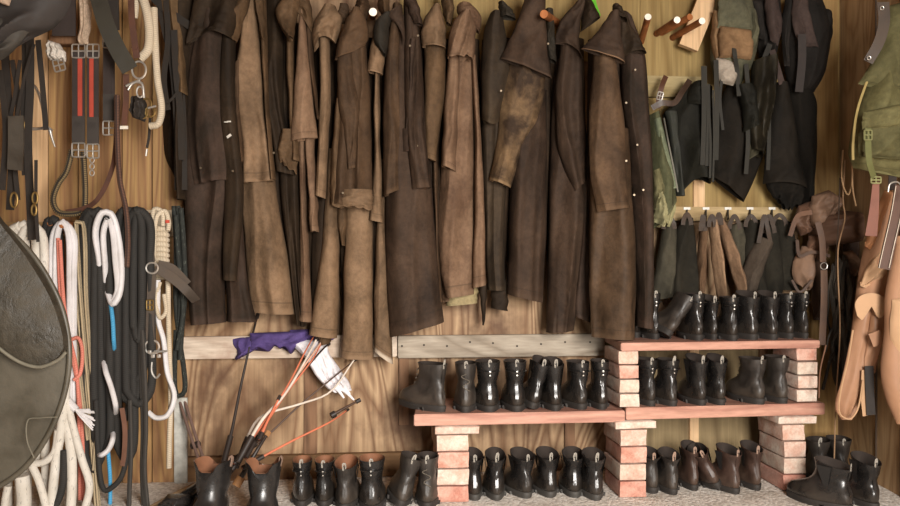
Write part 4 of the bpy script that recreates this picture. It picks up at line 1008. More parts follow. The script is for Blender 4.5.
# green pouch with dark yoke
gp = cloth('#4f4b30', '#716c49', .6, .8, '', 70); gp2 = cloth('#444129', '#625e40', .6, .8, '', 71)
t = hung('canvas_bag', 'olive green canvas bag with a dark riveted yoke, hanging on the right wall', 'bag', [
 ('body', [(872, 70), (862, 90), (854, 120), (848, 150), (852, 168)], [(902, 50), (908, 90), (910, 130), (906, 178)], gp, 0, .10, 2.2, dict(close=True, amp=.016)),
 ('yoke', [(888, 6), (882, 30), (872, 60), (858, 84)], [(904, 2), (906, 30), (908, 60), (906, 96)], gp2, .05, .06, 1.6, dict(close=True, amp=.012)),
 ('pocket', [(862, 118), (859, 136), (860, 156)], [(902, 116), (906, 136), (904, 160)], gp2, .09, .04, 1.6, dict(close=True, amp=.010, pw=5)),
 ('pocket_flap', [(864, 112), (862, 122), (863, 130)], [(902, 104), (906, 116), (905, 126)], gp, .125, .02, 1.2, dict(close=True, amp=.006, pw=5)),
], -3.28)
Y = 3.28
yk = leather('#3a3028', '#50443a', .6, name='dark yoke leather')
strap_part(t, 'yoke_trim', [P(883, 2, Y-.125), P(884, 22, Y-.13), P(879, 42, Y-.13), P(868, 62, Y-.12)], lambda q: .044-.008*q, yk)
for a, b in ((882, 8), (869, 58)): ringp(t, 'rivet', P(a, b, Y-.135), .006, .0022, metal)
ribs = [(876, 62), (866, 84), (857, 112), (853, 144), (853, 160)]
m = MB(); tube(m, [P(a, b, Y-.06) for a, b in ribs], .005, 7); m.obj('piping', leather('#8d7a4a', '#a08c58', .7, name='piping'), t)
strap_part(t, 'strap', [P(868, 128, Y-.15), P(869, 160, Y-.15), P(874, 178, Y-.12)], .022, plain('#57572f', .8, name='green webbing'))
buckle(t, P(868, 135, Y-.16), .026, .034, plain('#6d6c44', .5, name='green buckle'))
buckle(t, P(876, 180, Y-.12), .034, .022, plain('#7b7a50', .5, name='green buckle'))
m = MB(); ribbon(m, [P(876, 182, 3.17), P(874, 210, 3.19), P(871, 236, 3.2)], lambda q: .024+.02*q, .004)
tag(m.obj('leather_strap', leather('#6e4538', '#7f5547', .6, name='reddish leather')), 'flat reddish leather strap hanging straight below the green canvas bag', 'strap')
# tan leather chaps
ct = leather('#8f684c', '#a98062', .62, bs=.35, scale=9, name='tan leather'); ct2 = leather('#a6825f', '#b89474', .7, bs=.35, scale=12, name='pale suede'); ctd = leather('#93623f', '#ab7850', .6, bs=.3, scale=9, name='tan leather back')
t = hung('chaps', 'large tan leather chap with a scalloped pale patch, hanging on the right wall', 'chaps', [
 ('leg', [(886, 192), (874, 220), (864, 250), (857, 290), (850, 340), (842, 380), (836, 408), (842, 420)], [(898, 192), (893, 230), (886, 260), (884, 300), (876, 340), (866, 372), (861, 404), (852, 420)], ct, 0, .06, 1.5, dict(close=True, amp=.014, nv=60)),
 ('wing', [(888, 224), (878, 250), (866, 270), (860, 286)], [(896, 224), (892, 250), (884, 276), (866, 288)], ct2, .05, .03, 1.4, dict(close=True, amp=.012)),
 ('inner_edge', [(884, 190), (872, 220), (864, 246)], [(892, 190), (882, 222), (870, 250)], ctd, .045, .03, 1, dict(close=True, amp=.006)),
 ('lower_flap', [(872, 300), (868, 330), (866, 356), (862, 384)], [(884, 300), (884, 330), (880, 350), (876, 372)], ct, .04, .03, 1, dict(close=True, amp=.008))], -3.36)
Y = 3.36
m = MB(); pane(m, [(857, 316), (855, 304), (860, 296), (872, 293), (884, 298), (887, 309), (880, 318), (875, 314), (872, 305), (867, 305), (866, 312), (862, 320)], Y-.085, .006, .006); m.obj('patch', ct2, t)
m = MB(); tube(m, [P(853, 330, Y-.06), P(848, 360, Y-.05), P(840, 395, Y-.04), P(840, 414, Y-.04), P(850, 419, Y-.045), P(858, 408, Y-.05), P(863, 380, Y-.06)], .0035, 6); m.obj('rolled_edge', ct2, t)
strap_part(t, 'pocket', [P(874, 332, Y-.095), P(879, 345, Y-.095)], .045, ct, th=.008)
strap_part(t, 'velcro_strap', [P(869, 366, Y-.06), P(870, 395, Y-.06), P(871, 415, Y-.055)], .033, plain('#2d2825', .9, name='dark velcro'))
strap_part(t, 'pale_backing', [P(864, 370, Y-.05), P(863, 395, Y-.05), P(865, 416, Y-.045)], .018, ct2)
t = hung('chaps', 'second tan leather chap cut off by the right edge of the photo', 'chaps', [
 ('leg', [(896, 236), (886, 290), (884, 330), (880, 370), (886, 400), (896, 424)], [(922, 236), (924, 290), (924, 330), (924, 370), (922, 400), (914, 424)], ct, 0, .05, 1.2, dict(close=True, amp=.010)),
 ('facing', [(892, 300), (890, 330), (896, 362), (904, 380)], [(920, 290), (922, 320), (922, 350), (918, 380)], ct2, .035, .03, 1, dict(close=True, amp=.006))], -3.2)
t = thing('leather_strap', P(882, 270, 3.12), 'dark brown leather strap with white edge stitching, in front of the tan chaps', 'strap')
strap_part(t, 'strap', [P(901, 186, 3.16), P(896, 215, 3.14), P(888, 250, 3.13), P(884, 269, 3.13)], .044, leather('#4a342b', '#5b4338', .5, name='dark brown strap'), .006)
for s in (-1, 1):
    m = MB(); tube(m, [P(901+s*5, 186, 3.145), P(896+s*5, 215, 3.13), P(888+s*5, 250, 3.12), P(884+s*5, 268, 3.12)], .0014, 5); m.obj('edge_stitching', plain('#cbbfae', .8, name='white stitching'), t)
m = MB(); ribbon(m, [P(893, 168, 3.3), P(892, 190, 3.28)], .03, .006); tag(m.obj('dark_strap', leather('#2b2320', '#38302b', .4, name='blackish strap')), 'short blackish strap hanging at the right edge below the green bag', 'strap')
ringt = thing('bridle_ring', P(889, 190, 3.2), 'small white metal half ring hanging above the stitched leather strap', 'ring')
m = MB(); tube(m, [P(888, 192, 3.2), P(890, 184, 3.2), P(897, 182, 3.2), P(902, 186, 3.2)], .003, 7); m.obj('bar', metal, ringt)

# ---------------------------------------------------------------- whips, cloths and the pole by the wall
purple = cloth('#4b3d6d', '#5f5084', .5, .8, '#5f5084', 80); whitec = cloth('#cfccd2', '#e6e3e6', .5, .85, '', 81)
t = thing('purple_cloth', P(280, 360, 3.68), 'purple cloth with a jagged edge tucked over the whitewashed board', 'cloth')
for (L, R, dy, rg) in (([(232, 338), (233, 350), (233, 361)], [(262, 336), (262, 346), (250, 352)], .02, 6), ([(250, 333), (250, 340), (248, 349)], [(306, 331), (307, 340), (304, 348)], .03, 10), ([(290, 330), (290, 338), (288, 346)], [(337, 328), (336, 336), (330, 342)], .01, 6)):
    m = MB(); panel(m, L, R, 3.68-dy, .03, nf=3, amp=.012, seed=dy*99, rag=rg, nv=20, lip=False, close=True); m.obj('fold', purple, t)
t = thing('white_glove', P(340, 404, 3.6), 'crumpled white cloth glove hanging below the whitewashed board by the whips', 'glove')
m = MB(); panel(m, [(284, 340), (302, 354), (309, 364), (320, 380), (334, 392)], [(324, 340), (330, 354), (338, 366), (348, 380), (352, 390)], 3.64, .035, nf=3, amp=.014, seed=3, close=True); m.obj('cuff', whitec, t)
for a, b, c, d in ((338, 386, 354, 400), (334, 386, 344, 398), (336, 380, 350, 394)):
    m = MB(); tube(m, [P(a, b, 3.61), P((a+c)/2, (b+d)/2-1, 3.6), P(c, d, 3.6)], lambda q: .011-.007*q, 8); m.obj('finger', whitec, t)
orange = plain('#c06a4c', .6, name='orange whip'); pinkw = plain('#c79c86', .6, name='pinkish whip'); whw = plain('#c9bcae', .6, name='pale whip'); blw = plain('#2b221d', .5, name='black whip'); brw = plain('#4b3527', .5, name='brown whip')
def whip(label, pts, Ya, Yb_, mat, r=.005, handle=None):
    """thin riding whip; first point is the handle end"""
    n = len(pts); pp = [P(x, y, Ya+(Yb_-Ya)*i/(n-1)) for i, (x, y) in enumerate(pts)]
    t = thing('riding_whip', pp[0], label, 'whip', 'riding whips leaning in the corner')
    m = MB(); tube(m, pp, lambda q: r*(1-.45*q), 8, n=24); m.obj('shaft', mat, t)
    q = cr(pp, 24)[:5]; m = MB(); tube(m, q, r*1.7, 9, smooth=False); m.obj('handle', handle or blw, t)
    m = MB(); e = pp[-1]; d = (pp[-1]-pp[-2]).normalized(); tube(m, [e, e+d*.02], r*1.1, 7, smooth=False); m.obj('tip', handle or blw, t)
whip('bright orange whip, the leftmost of the bundle leaning against the wall', [(234, 464), (262, 425), (288, 385), (306, 350), (314, 336)], 3.22, 3.62, orange)
whip('orange whip lying second in the bundle, passing over the pale ones', [(246, 458), (262, 430), (285, 395), (312, 360), (322, 342)], 3.24, 3.60, orange)
whip('pinkish whip in the middle of the leaning bundle', [(232, 470), (260, 428), (285, 392), (310, 358), (324, 338)], 3.26, 3.61, pinkw, .006)
whip('pale whitish whip in the leaning bundle, the thickest one', [(238, 462), (262, 420), (282, 398), (300, 370), (316, 340)], 3.20, 3.58, whw, .007)
whip('pale whip curving low and then flattening out to the right of the bundle', [(236, 468), (252, 428), (264, 415), (300, 404), (330, 392), (354, 360)], 3.28, 3.60, whw, .006)
whip('thin short orange whip crossing the lower end of the bundle', [(259, 440), (268, 420), (278, 400)], 3.24, 3.35, orange, .006)
whip('dark brown whip slanting behind the bundle up to the right', [(232, 460), (262, 440), (300, 405), (340, 372), (354, 361)], 3.34, 3.66, brw, .005)
whip('nearly upright black whip left of the bundle, touching the whitewashed board', [(224, 462), (232, 430), (240, 390), (250, 345), (257, 318)], 3.40, 3.70, blw, .007)
whip('long thin orange whip slanting low to the right with a black tip', [(242, 468), (290, 442), (330, 422), (346, 411)], 3.16, 3.50, orange, .005)
whip('black whip end with a lash pointing right, above the low orange whip', [(331, 416), (345, 408), (356, 402)], 3.55, 3.6, brw, .008)
whip('thick dark whip handle leaning right behind the scalloped boots', [(226, 478), (252, 440), (284, 395), (322, 350), (328, 345)], 3.30, 3.64, blw, .006)
whip('short black whip with a worn tan grip between the scalloped boots', [(236, 486), (256, 452), (266, 436)], 3.22, 3.3, blw, .010, leather('#8a6038', '#a1744a', .7, name='worn grip'))
t = thing('pole', P(214, 490, 3.34), 'pair of grey brown metal poles leaning in the corner beside the ropes', 'pole')
for s in (0, 5):
    m = MB(); tube(m, [P(178+s, 396, 3.66), P(192+s, 440, 3.5), P(208+s, 486, 3.34)], .0065, 8); m.obj('pole_shaft', plain('#81695f', .45, .3, name='pole'), t)
m = MB(); tube(m, [P(192, 446, 3.5), P(199, 444, 3.49)], .014, 8, smooth=False); m.obj('clamp', blw, t)
# dark boots lying on their side and a broom stick low on the left
m = MB(); tube(m, [P(150, 508, 3.30), P(172, 496, 3.34), P(196, 484, 3.40)], .009, 8); tag(m.obj('wooden_stick', wood('#a98d6c', '#8d7150', 'x', ring=3, name='stick', knots=False)), 'pale wooden stick lying low by the wall, left of the scalloped boots', 'stick')
gl = leather('#1d1b1a', '#2e2b29', .22, bs=.6, scale=22, name='shiny black rubber')
t = hung('rubber_boot', 'shiny crumpled black rubber boot lying behind the left scalloped boot', 'boot', [
 ('shaft', [(206, 474), (196, 482), (176, 496), (160, 512)], [(214, 480), (208, 494), (204, 508), (196, 520)], gl, 0, .06, 3, dict(close=True, amp=.02)),
 ('foot', [(168, 494), (160, 502), (152, 512)], [(190, 494), (192, 504), (184, 516)], gl, .05, .06, 2, dict(close=True, amp=.016))], -3.22)
# pale trim strip on the wall behind the ropes
m = MB(); wall_board(m, 174, 187, 398, 488, 0.05, 0.02); trim(m, plain('#a9a79f', .8, name='pale painted strip', var=.3))

NEAR = lambda Y: 3.47-(3.47-Y)*0.5
# ---------------------------------------------------------------- left: ropes over the rail
wr = rope_m('#c9c3b9', '#3c3a38', 'fleck', 70); wr2 = rope_m('#d3d0d2', '#bab6b6', 'check', 90); bk = rope_m('#211f1c', '#2d2a27', 'twist', 70)
bk2 = rope_m('#2a2622', '#46413b', 'check', 80); coral = rope_m('#c2705f', '#cf8373', 'twist', 60); beig = rope_m('#b3a182', '#332e27', 'check', 120)
blue = rope_m('#3a8fbe', '#549fc8', 'twist', 60); grn = rope_m('#1e211d', '#7f8578', 'fleck', 80); cream = rope_m('#c4b6a0', '#b0a18b', 'twist', 70); brn = rope_m('#33211a', '#6b4a38', 'check', 45)
RR = random.Random(11)
def rope_strand(t, pts, Y, r, mat, wob=.6, dYs=None, name='strand'):
    pp = []
    for i, (x, y) in enumerate(pts):
        e = 0 if i in (0, len(pts)-1) else wob
        pp.append(P(x+RR.uniform(-e, e), y, Y+(dYs[i] if dYs else RR.uniform(-.006, .006))))
    m = MB(); tube(m, pp, r, 9, n=len(pp)*7); return m.obj(name, mat, t)
pegn = 0
def hank(label, x, ytop, loops, Y, r, mat, grp='ropes hanging on the rail'):
    """a rope doubled over its peg several times: each loop is (left x, right x, bottom y)"""
    ymax = max(l[2] for l in loops)
    t = thing('rope_hank', P(x, ymax, Y), label, 'rope', grp)
    global pegn
    pl = ['at the far left', 'behind the thin black rope', 'of the white rope by the coral cord', 'of the left big black hank', 'of the white rope between the black hanks', 'of the right big black hank'][pegn % 6]; pegn += 1
    m = MB(); a = P(x, ytop+5, Y-.05); tube(m, [a, Vector((a.x, 3.60, a.z))], .012, 10, smooth=False)
    tag(m.obj('wall_peg', peg_m), 'wooden rail peg %s, mostly covered by rope' % pl, 'peg', 'wooden rope pegs')
    for i, (xl, xr, yb) in enumerate(loops):
        y0 = ytop+RR.uniform(0, 3); dy = Y-.012*i
        mid = (y0+yb)/2
        pts = [(xl, yb-14), (xl-.5, mid+40 if mid+40 < yb-20 else mid), (xl, (y0+mid)/2), (xl+1, y0+12), ((xl+xr)/2, y0), (xr-1, y0+12), (xr, (y0+mid)/2), (xr+.5, mid+40 if mid+40 < yb-20 else mid), (xr, yb-14), ((xl+xr)/2, yb)]
        pp = [P(a+RR.uniform(-.8, .8), b, dy+(-.03 if k == 4 else 0)+RR.uniform(-.008, .008)) for k, (a, b) in enumerate(pts)]
        m = MB(); tube(m, pp, r, 9, closed=True, n=90); m.obj('loop', mat, t)
    return t
YR = 3.30
hank('thick white flecked rope doubled over the rail at the far left, behind the saddle flap', 22, 224, [(8, 26, 540), (14, 36, 470), (20, 44, 520)], 3.05, .016, wr)
hank('black rope between the white flecked rope and the white and coral one', 50, 218, [(44, 54, 330), (49, 60, 350)], 3.2, .015, bk)
hank('smooth white rope looped over the rail beside the coral cord', 62, 220, [(52, 74, 414), (56, 70, 440)], 3.1, .012, wr2)
t = thing('rope_hank', P(64, 500, 3.12), 'coral pink cord hanging between the smooth white rope and the checked cords', 'rope', 'ropes hanging on the rail')
rope_strand(t, [(58, 238), (60, 290), (66, 336), (72, 352), (78, 390), (82, 440), (84, 506)], 3.06, .007, coral, name='cord')
rope_strand(t, [(60, 240), (63, 300), (68, 330), (76, 370), (79, 430), (80, 500)], 3.05, .007, coral, name='cord')
rope_strand(t, [(70, 340), (78, 338), (82, 352), (80, 374), (74, 380)], 3.04, .007, coral, name='cord')
t = thing('rope_hank', P(92, 520, 3.2), 'beige and black checked cords hanging between the white rope and the black hank', 'rope', 'ropes hanging on the rail')
for i, pts in enumerate([[(70, 226), (74, 280), (82, 350), (90, 420), (97, 520)], [(76, 222), (80, 290), (86, 360), (93, 430), (100, 520)], [(76, 222), (84, 224), (86, 300), (92, 370), (96, 430), (94, 470)], [(68, 230), (72, 300), (80, 380), (88, 440)]]):
    rope_strand(t, pts, 3.16-.012*i, .0085, beig, name='cord')
hank('thick black rope hank, leftmost of the two big black ones', 92, 210, [(82, 98, 400), (86, 103, 430), (90, 106, 380), (84, 100, 470), (95, 110, 452)], 3.2, .016, bk)
t = thing('rope_hank', P(108, 420, 3.12), 'bright white rope doubled over the rail with its ends showing between the black hanks', 'rope', 'ropes hanging on the rail')
rope_strand(t, [(112, 380), (104, 320), (99, 260), (96, 232), (102, 213), (111, 214), (118, 235), (121, 268), (119, 294), (113, 304), (108, 292)], 3.1, .0125, wr2, dYs=[.3, .2, .04, 0, -.02, 0, 0, 0, 0, 0, .06])
rope_strand(t, [(116, 380), (109, 320), (105, 262), (103, 232), (108, 219), (113, 232), (115, 262), (117, 290), (113, 302)], 3.08, .011, wr2, dYs=[.3, .2, .03, 0, -.02, 0, 0, .02, .04])
t = thing('rope_hank', P(110, 520, 3.18), 'bright blue cord hanging straight down between the two black rope hanks', 'rope', 'ropes hanging on the rail')
rope_strand(t, [(107, 232), (107, 262), (109, 300), (113, 340), (110, 380), (107, 430), (110, 480), (110, 515)], 3.19, .0075, blue, name='cord')
rope_strand(t, [(107, 280), (112, 318), (114, 340), (115, 360)], 3.08, .008, dYs=[.2, 0, 0, .2], mat=blue, name='cord')
t = thing('white_rope_end', P(112, 416, 3.1), 'white rope end bent between the black hanks, low down', 'rope')
rope_strand(t, [(102, 350), (106, 372), (111, 388), (115, 405), (115, 420)], 3.04, .010, wr2, name='rope', dYs=[.3, .02, 0, 0, .3])
rope_strand(t, [(96, 452), (102, 455), (108, 450), (112, 440), (112, 426)], 3.04, .010, wr2, name='rope', dYs=[.3, 0, 0, 0, .3])
hank('thick black rope hank hanging left of the brown halter', 128, 208, [(116, 130, 420), (120, 136, 400), (124, 140, 404), (128, 144, 380), (118, 133, 460), (126, 151, 404), (134, 142, 340)], 3.22, .0155, bk)
t = thing('rope_hank', P(120, 506, 3.2), 'black rope with loose ends trailing low beneath the thick hanks', 'rope', 'ropes hanging on the rail')
rope_strand(t, [(96, 400), (98, 450), (104, 490), (120, 480), (126, 456), (126, 430)], 3.1, .010, bk, name='strand')
rope_strand(t, [(130, 400), (131, 450), (130, 490), (129, 512)], 3.14, .009, bk2, name='strand')
for i in range(3): rope_strand(t, [(140+i, 330), (142+i*1.5, 380), (143+i*1.6, 430), (142+i, 470), (144+i*2, 512)], 3.16-i*.015, .009, bk2, name='strand')
t = thing('leather_strap', P(122, 480, 3.08), 'narrow brown leather strap hanging in front of the left black rope hank', 'strap')
strap_part(t, 'strap', [P(122, 408, 3.02), P(125, 430, 3.01), P(124, 456, 3.02), P(122, 466, 3.02)], .018, leather('#5b3b2b', '#6d4a38', .55, name='brown leather strap'))
t = thing('rope_tassel', P(84, 440, 3.0), 'frayed white rope tassel sticking out beside the saddle flap', 'rope')
rope_strand(t, [(62, 392), (68, 400), (76, 410)], 2.86, .014, wr2, name='rope')
for i in range(22):
    a = RR.uniform(-.9, .75); l = RR.uniform(10, 18)
    rope_strand(t, [(75, 409), (80+RR.uniform(-1, 1), 413+4*a), (82+l*.75*math.cos(a*.9), 416+l*math.sin(a)+4)], 2.85, .0028, wr2, name='frayed_end')
t = thing('rope_hank', P(40, 520, 2.9), 'loose white flecked ropes hanging in a bunch below the saddle flap', 'rope')
for pts, r in (([(66, 380), (62, 420), (56, 460), (50, 520)], .017), ([(60, 400), (70, 440), (72, 480), (70, 520)], .018), ([(66, 398), (74, 430), (82, 460), (90, 486), (84, 512)], .014),
               ([(30, 462), (38, 480), (46, 506), (50, 520)], .014), ([(8, 486), (6, 500), (4, 520)], .014), ([(22, 476), (24, 500), (22, 520)], .026), ([(58, 430), (54, 452), (44, 462), (30, 464)], .013)):
    rope_strand(t, pts, 2.86-RR.random()*.04, r, wr, name='strand')
rope_strand(t, [(64, 450), (64, 480), (60, 496), (55, 506)], 2.84, .013, bk, name='black_strand')

# halter, coiled cream rope, green black cord
t = thing('rope_coil', P(164, 476, 3.3), 'cream rope wound into a tight coil behind the brown halter', 'rope')
for i in range(10):
    y = 230+i*5.1; Yc = 3.3
    pts = [P(159+8*math.cos(a), y+1.2*math.sin(a), Yc+.03*math.sin(a)-.0) for a in [k*PI/4 for k in range(8)]]
    m = MB(); tube(m, pts, .0115, 8, closed=True, n=28); m.obj('turn', cream, t)
rope_strand(t, [(149, 300), (149, 250), (152, 222), (155, 209), (162, 212), (163, 226)], 3.25, .009, cream, name='strand')
rope_strand(t, [(154, 300), (154, 240), (157, 216), (165, 211), (169, 222), (168, 230)], 3.24, .009, cream, name='strand')
rope_strand(t, [(158, 280), (158, 320), (163, 340), (167, 372), (174, 396), (168, 415), (156, 418), (148, 412)], 3.22, .010, wr2, name='strand')
rope_strand(t, [(168, 280), (169, 320), (170, 360), (171, 400), (169, 440), (169, 468)], 3.28, .010, cream, name='strand')
rope_strand(t, [(160, 282), (156, 300), (160, 318), (166, 312), (164, 294)], 3.21, .008, cream, name='strand')
strap_part(t, 'red_binding', [P(165.5, 221.5, 3.22), P(169.5, 221.5, 3.22)], .012, plain('#b8442f', .7, name='red tape'))
hal = leather('#3f362e', '#54483d', .7, bs=.4, name='grey brown halter leather')
t = thing('halter', P(160, 330, 3.18), 'worn grey brown leather halter with steel rings, hanging over the cream rope coil', 'halter')
strap_part(t, 'cheek_strap', [P(147, 215, 3.2), P(148, 240, 3.16), P(151, 262, 3.15)], .034, hal)
strap_part(t, 'nose_strap', [P(156, 268, 3.14), P(168, 275, 3.15), P(180, 284, 3.17), P(188, 292, 3.2), P(196, 301, 3.3)], .036, hal, face=(0, -1, 0.1))
strap_part(t, 'nose_strap', [P(158, 264, 3.16), P(172, 268, 3.18), P(188, 284, 3.22)], .03, hal)
strap_part(t, 'throat_strap', [P(152, 272, 3.14), P(151, 300, 3.13), P(150, 330, 3.14), P(151, 344, 3.15)], .032, hal)
ringp(t, 'ring', P(152, 268, 3.13), .020, .0035, metal, 1.1)
ringp(t, 'ring', P(146, 268, 3.16), .020, .0035, metal, .5)
buckle(t, P(150, 305, 3.12), .024, .036, brass)
t = thing('bit', P(158, 346, 3.2), 'small steel snap hook and rings hanging below the halter', 'snap hook')
ringp(t, 'ring', P(152, 347, 3.15), .026, .004, metal)
for k in range(4):
    m = MB(); box(m, P(150+k*3, 352+(k % 2)*4, 3.14), (.014, .012, .014), bev=.004); m.obj('link', metal, t)
m = MB(); tube(m, [P(150, 354, 3.14), P(156, 352, 3.13), P(167, 351, 3.13)], .004, 7); m.obj('bar', metal, t)
m = MB(); tube(m, [P(152, 362, 3.14), P(152, 372, 3.14), P(156, 378, 3.14), P(160, 374, 3.14)], .004, 7); m.obj('snap', metal, t)
t = thing('lead_rope', P(182, 398, 3.4), 'dark green and black flecked cord hanging at the corner beside the coats', 'rope')
for i, pts in enumerate([[(174, 206), (177, 250), (176, 300), (180, 340), (184, 370), (184, 392), (178, 396), (174, 385), (176, 330)], [(178, 206), (182, 250), (180, 300), (178, 340)], [(181, 208), (184, 240), (185, 290), (182, 330), (180, 360)], [(176, 215), (179, 260), (183, 310), (177, 350)]]):
    rope_strand(t, pts, 3.42-.015*i, .010, grn, name='strand')

# ---------------------------------------------------------------- left: bridles, girths, bits above the rail
tk = leather('#211b16', '#302821', .7, bs=.3, name='dark tack leather'); tkb = leather('#44281c', '#5d3a2a', .6, bs=.3, name='chestnut tack leather'); elr = plain('#a8402e', .7, name='red elastic'); elm = plain('#352b27', .85, name='dark webbing girth')
def girth(label, x0, x1, y0, y1, Y, red):
    t = thing('girth', P((x0+x1)/2, y1, Y), label, 'girth', 'girths hanging on the left')
    w = (x1-x0)*Y/F; cx = (x0+x1)/2
    strap_part(t, 'webbing', [P(cx, y0, Y), P(cx, (y0+y1)/2, Y-.004), P(cx, y1-26, Y)], w, elm, .006)
    strap_part(t, 'red_elastic', [P(cx+red, y0+8, Y-.008), P(cx+red, (y0+y1)/2, Y-.011), P(cx+red, y1-34, Y-.009)], w*.36, elr, .004)
    strap_part(t, 'end_tab', [P(cx, y1-40, Y-.012), P(cx, y1-12, Y-.012)], w*1.02, leather('#332d29', '#423b35', .6, name='girth tab'), .008)
    buckle(t, P(cx, y0+1, Y-.014), w*1.0, .050, metal)
    buckle(t, P(cx, y1-6, Y-.014), w*1.0, .052, metal)
    return t
girth('dark girth with a red elastic stripe, the left one of the two side by side', 72, 85, 50, 156, 3.25, 1.5)
girth('dark girth with a red elastic stripe, the right one of the two side by side', 87, 99, 50, 157, 3.23, -1.5)
t = girth('plain black girth hanging just right of the red striped pair', 103, 115, 40, 134, 3.28, 0)
for o in list(t.children):
    if o.name.startswith('red_elastic'): o.data.materials[0] = elm
    if o.name.startswith('red_elastic'): o.name = 'black_elastic'
t = thing('girth', P(56, 76, 3.2), 'short girth end padded with white sheepskin and a tilted steel buckle', 'girth', 'girths hanging on the left')
m = MB(); panel(m, [(48, 40), (46, 54), (50, 60)], [(60, 44), (66, 54), (66, 62)], 3.2, .04, nf=3, amp=.01, seed=7, close=True); m.obj('sheepskin', plain('#c9c1b6', .95, name='sheepskin', var=.25, scale=120), t)
buckle(t, P(59, 65, 3.15), .040, .044, metal, .25)
t = thing('sheepskin_strip', P(84, 44, 3.2), 'long dirty white sheepskin strip hanging between dark straps at the top left', 'sheepskin')
m = MB(); panel(m, [(80, -10), (81, 20), (79, 44)], [(92, -10), (91, 20), (88, 44)], 3.2, .045, nf=2, amp=.008, seed=8, close=True); m.obj('fleece', plain('#b19a84', .95, name='dirty fleece', var=.3, scale=120), t)
t = thing('leather_strap', P(110, 70, 3.0), 'broad matte dark green strap slanting down at the top, close to the viewer', 'strap')
strap_part(t, 'strap', [P(97, -8, 3.0), P(106, 24, 2.97), P(118, 50, 2.98), P(130, 70, 3.0)], lambda q: .062, leather('#2f2b22', '#38342a', .7, bs=.15, name='matte dark strap'))
t = thing('bridle', P(134, 100, 3.08), 'chestnut leather bridle with a steel bit ring, in front of the cream rope loop', 'bridle', 'bridles hanging on the left')
strap_part(t, 'headpiece', [P(131, -8, 3.08), P(132, 20, 3.07), P(135, 45, 3.07), P(137, 58, 3.07)], .024, tkb)
strap_part(t, 'keeper', [P(132, 46, 3.06), P(137, 48, 3.06)], .016, tkb)
strap_part(t, 'cheek_strap', [P(126, 74, 3.07), P(126, 100, 3.08), P(124, 125, 3.09)], .022, tkb)
strap_part(t, 'white_end', [P(120, 127.5, 3.08), P(128, 127.5, 3.08)], .012, plain('#d5cdbf', .7, name='white tape'))
ringp(t, 'bit_ring', P(139, 70, 3.05), .032, .004, metal, .8)
for pts in ([(126, 86), (136, 82), (142, 84), (144, 98)], [(128, 90), (132, 84), (140, 80)]):
    m = MB(); tube(m, [P(a, b, 3.05) for a, b in pts], .005, 8); m.obj('mouthpiece', metal, t)
ringp(t, 'bit_ring', P(140, 92, 3.05), .020, .0035, metal, .6)
t = thing('rope_loop', P(148, 128, 3.15), 'thick cream rope hanging in a long loop at the top left', 'rope')
rope_strand(t, [(141, -8), (147, 14), (150, 34), (148, 50), (140, 59)], 3.14, .0175, cream, name='rope')
rope_strand(t, [(154, 8), (155, 40), (158, 80), (161, 108), (158, 124), (150, 126)], 3.18, .0135, cream, name='rope')
rope_strand(t, [(136, -8), (135, 8), (134, 18)], 3.18, .014, cream, name='rope')
t = thing('bit', P(150, 124, 3.16), 'dull brass and steel bit with dark leather keepers, beside the cream rope loop', 'bit')
for a, b, r in ((146, 104, .02), (150, 112, .018), (143, 114, .016)): ringp(t, 'ring', P(a, b, 3.12), r, .004, brass)
m = MB(); panel(m, [(132, 96), (131, 106), (134, 118)], [(144, 96), (147, 108), (145, 122)], 3.14, .04, nf=3, amp=.016, seed=12, close=True); m.obj('leather_keepers', tk, t)
m = MB(); tube(m, [P(148, 108, 3.11), P(156, 106, 3.11)], .004, 7); m.obj('bar', metal, t)
t = thing('dark_strap', P(147, 156, 3.3), 'thin black strap end with a small steel tip hanging on the bare planks', 'strap')
strap_part(t, 'strap', [P(150, 118, 3.3), P(149, 136, 3.3), P(147, 148, 3.3)], .010, tk)
m = MB(); tube(m, [P(147, 149, 3.3), P(146, 156, 3.3)], .004, 7); m.obj('tip', metal, t)
t = thing('wood_block', P(72, 44, 3.4), 'short reddish wooden block on the planks behind the girth buckles', 'wood block')
m = MB(); box(m, P(70, 41, 3.42), (.13, .06, .035), bev=.003); m.obj('block', stud_m, t)
# reins
t = thing('rein', P(78, 214, 3.25), 'braided black and tan rein hanging in a wide loop against the planks', 'rein', 'reins hanging on the left')
rope_strand(t, [(72, 150), (66, 172), (58, 184), (53, 200), (58, 212), (70, 214), (82, 211), (85, 196), (84, 170), (83, 152)], 3.28, .0115, rope_m('#241d16', '#8a7550', 'check', 34), name='rein_strap')
t = thing('rein', P(100, 214, 3.2), 'dark reddish brown rein curving down from the girths to the left', 'rein', 'reins hanging on the left')
strap_part(t, 'rein_strap', [P(118, 100, 3.26), P(114, 160, 3.25), P(106, 185, 3.24), P(95, 202, 3.24), P(82, 209, 3.26), P(66, 212, 3.28)], .018, tkb)
t = thing('rein', P(126, 268, 3.16), 'braided brown leather rein hanging straight down in front of the black hank', 'rein', 'reins hanging on the left')
rope_strand(t, [(117, 95), (117, 140), (120, 180), (126, 210), (128, 240), (127, 267)], 3.1, .010, brn, name='rein_strap')
t = thing('chain', P(92, 176, 3.24), 'short steel curb chain with three links hanging under the girths', 'chain')
for k in range(3): ringp(t, 'link', P(92, 160+k*6.5, 3.23), .010, .0025, metal, .8)
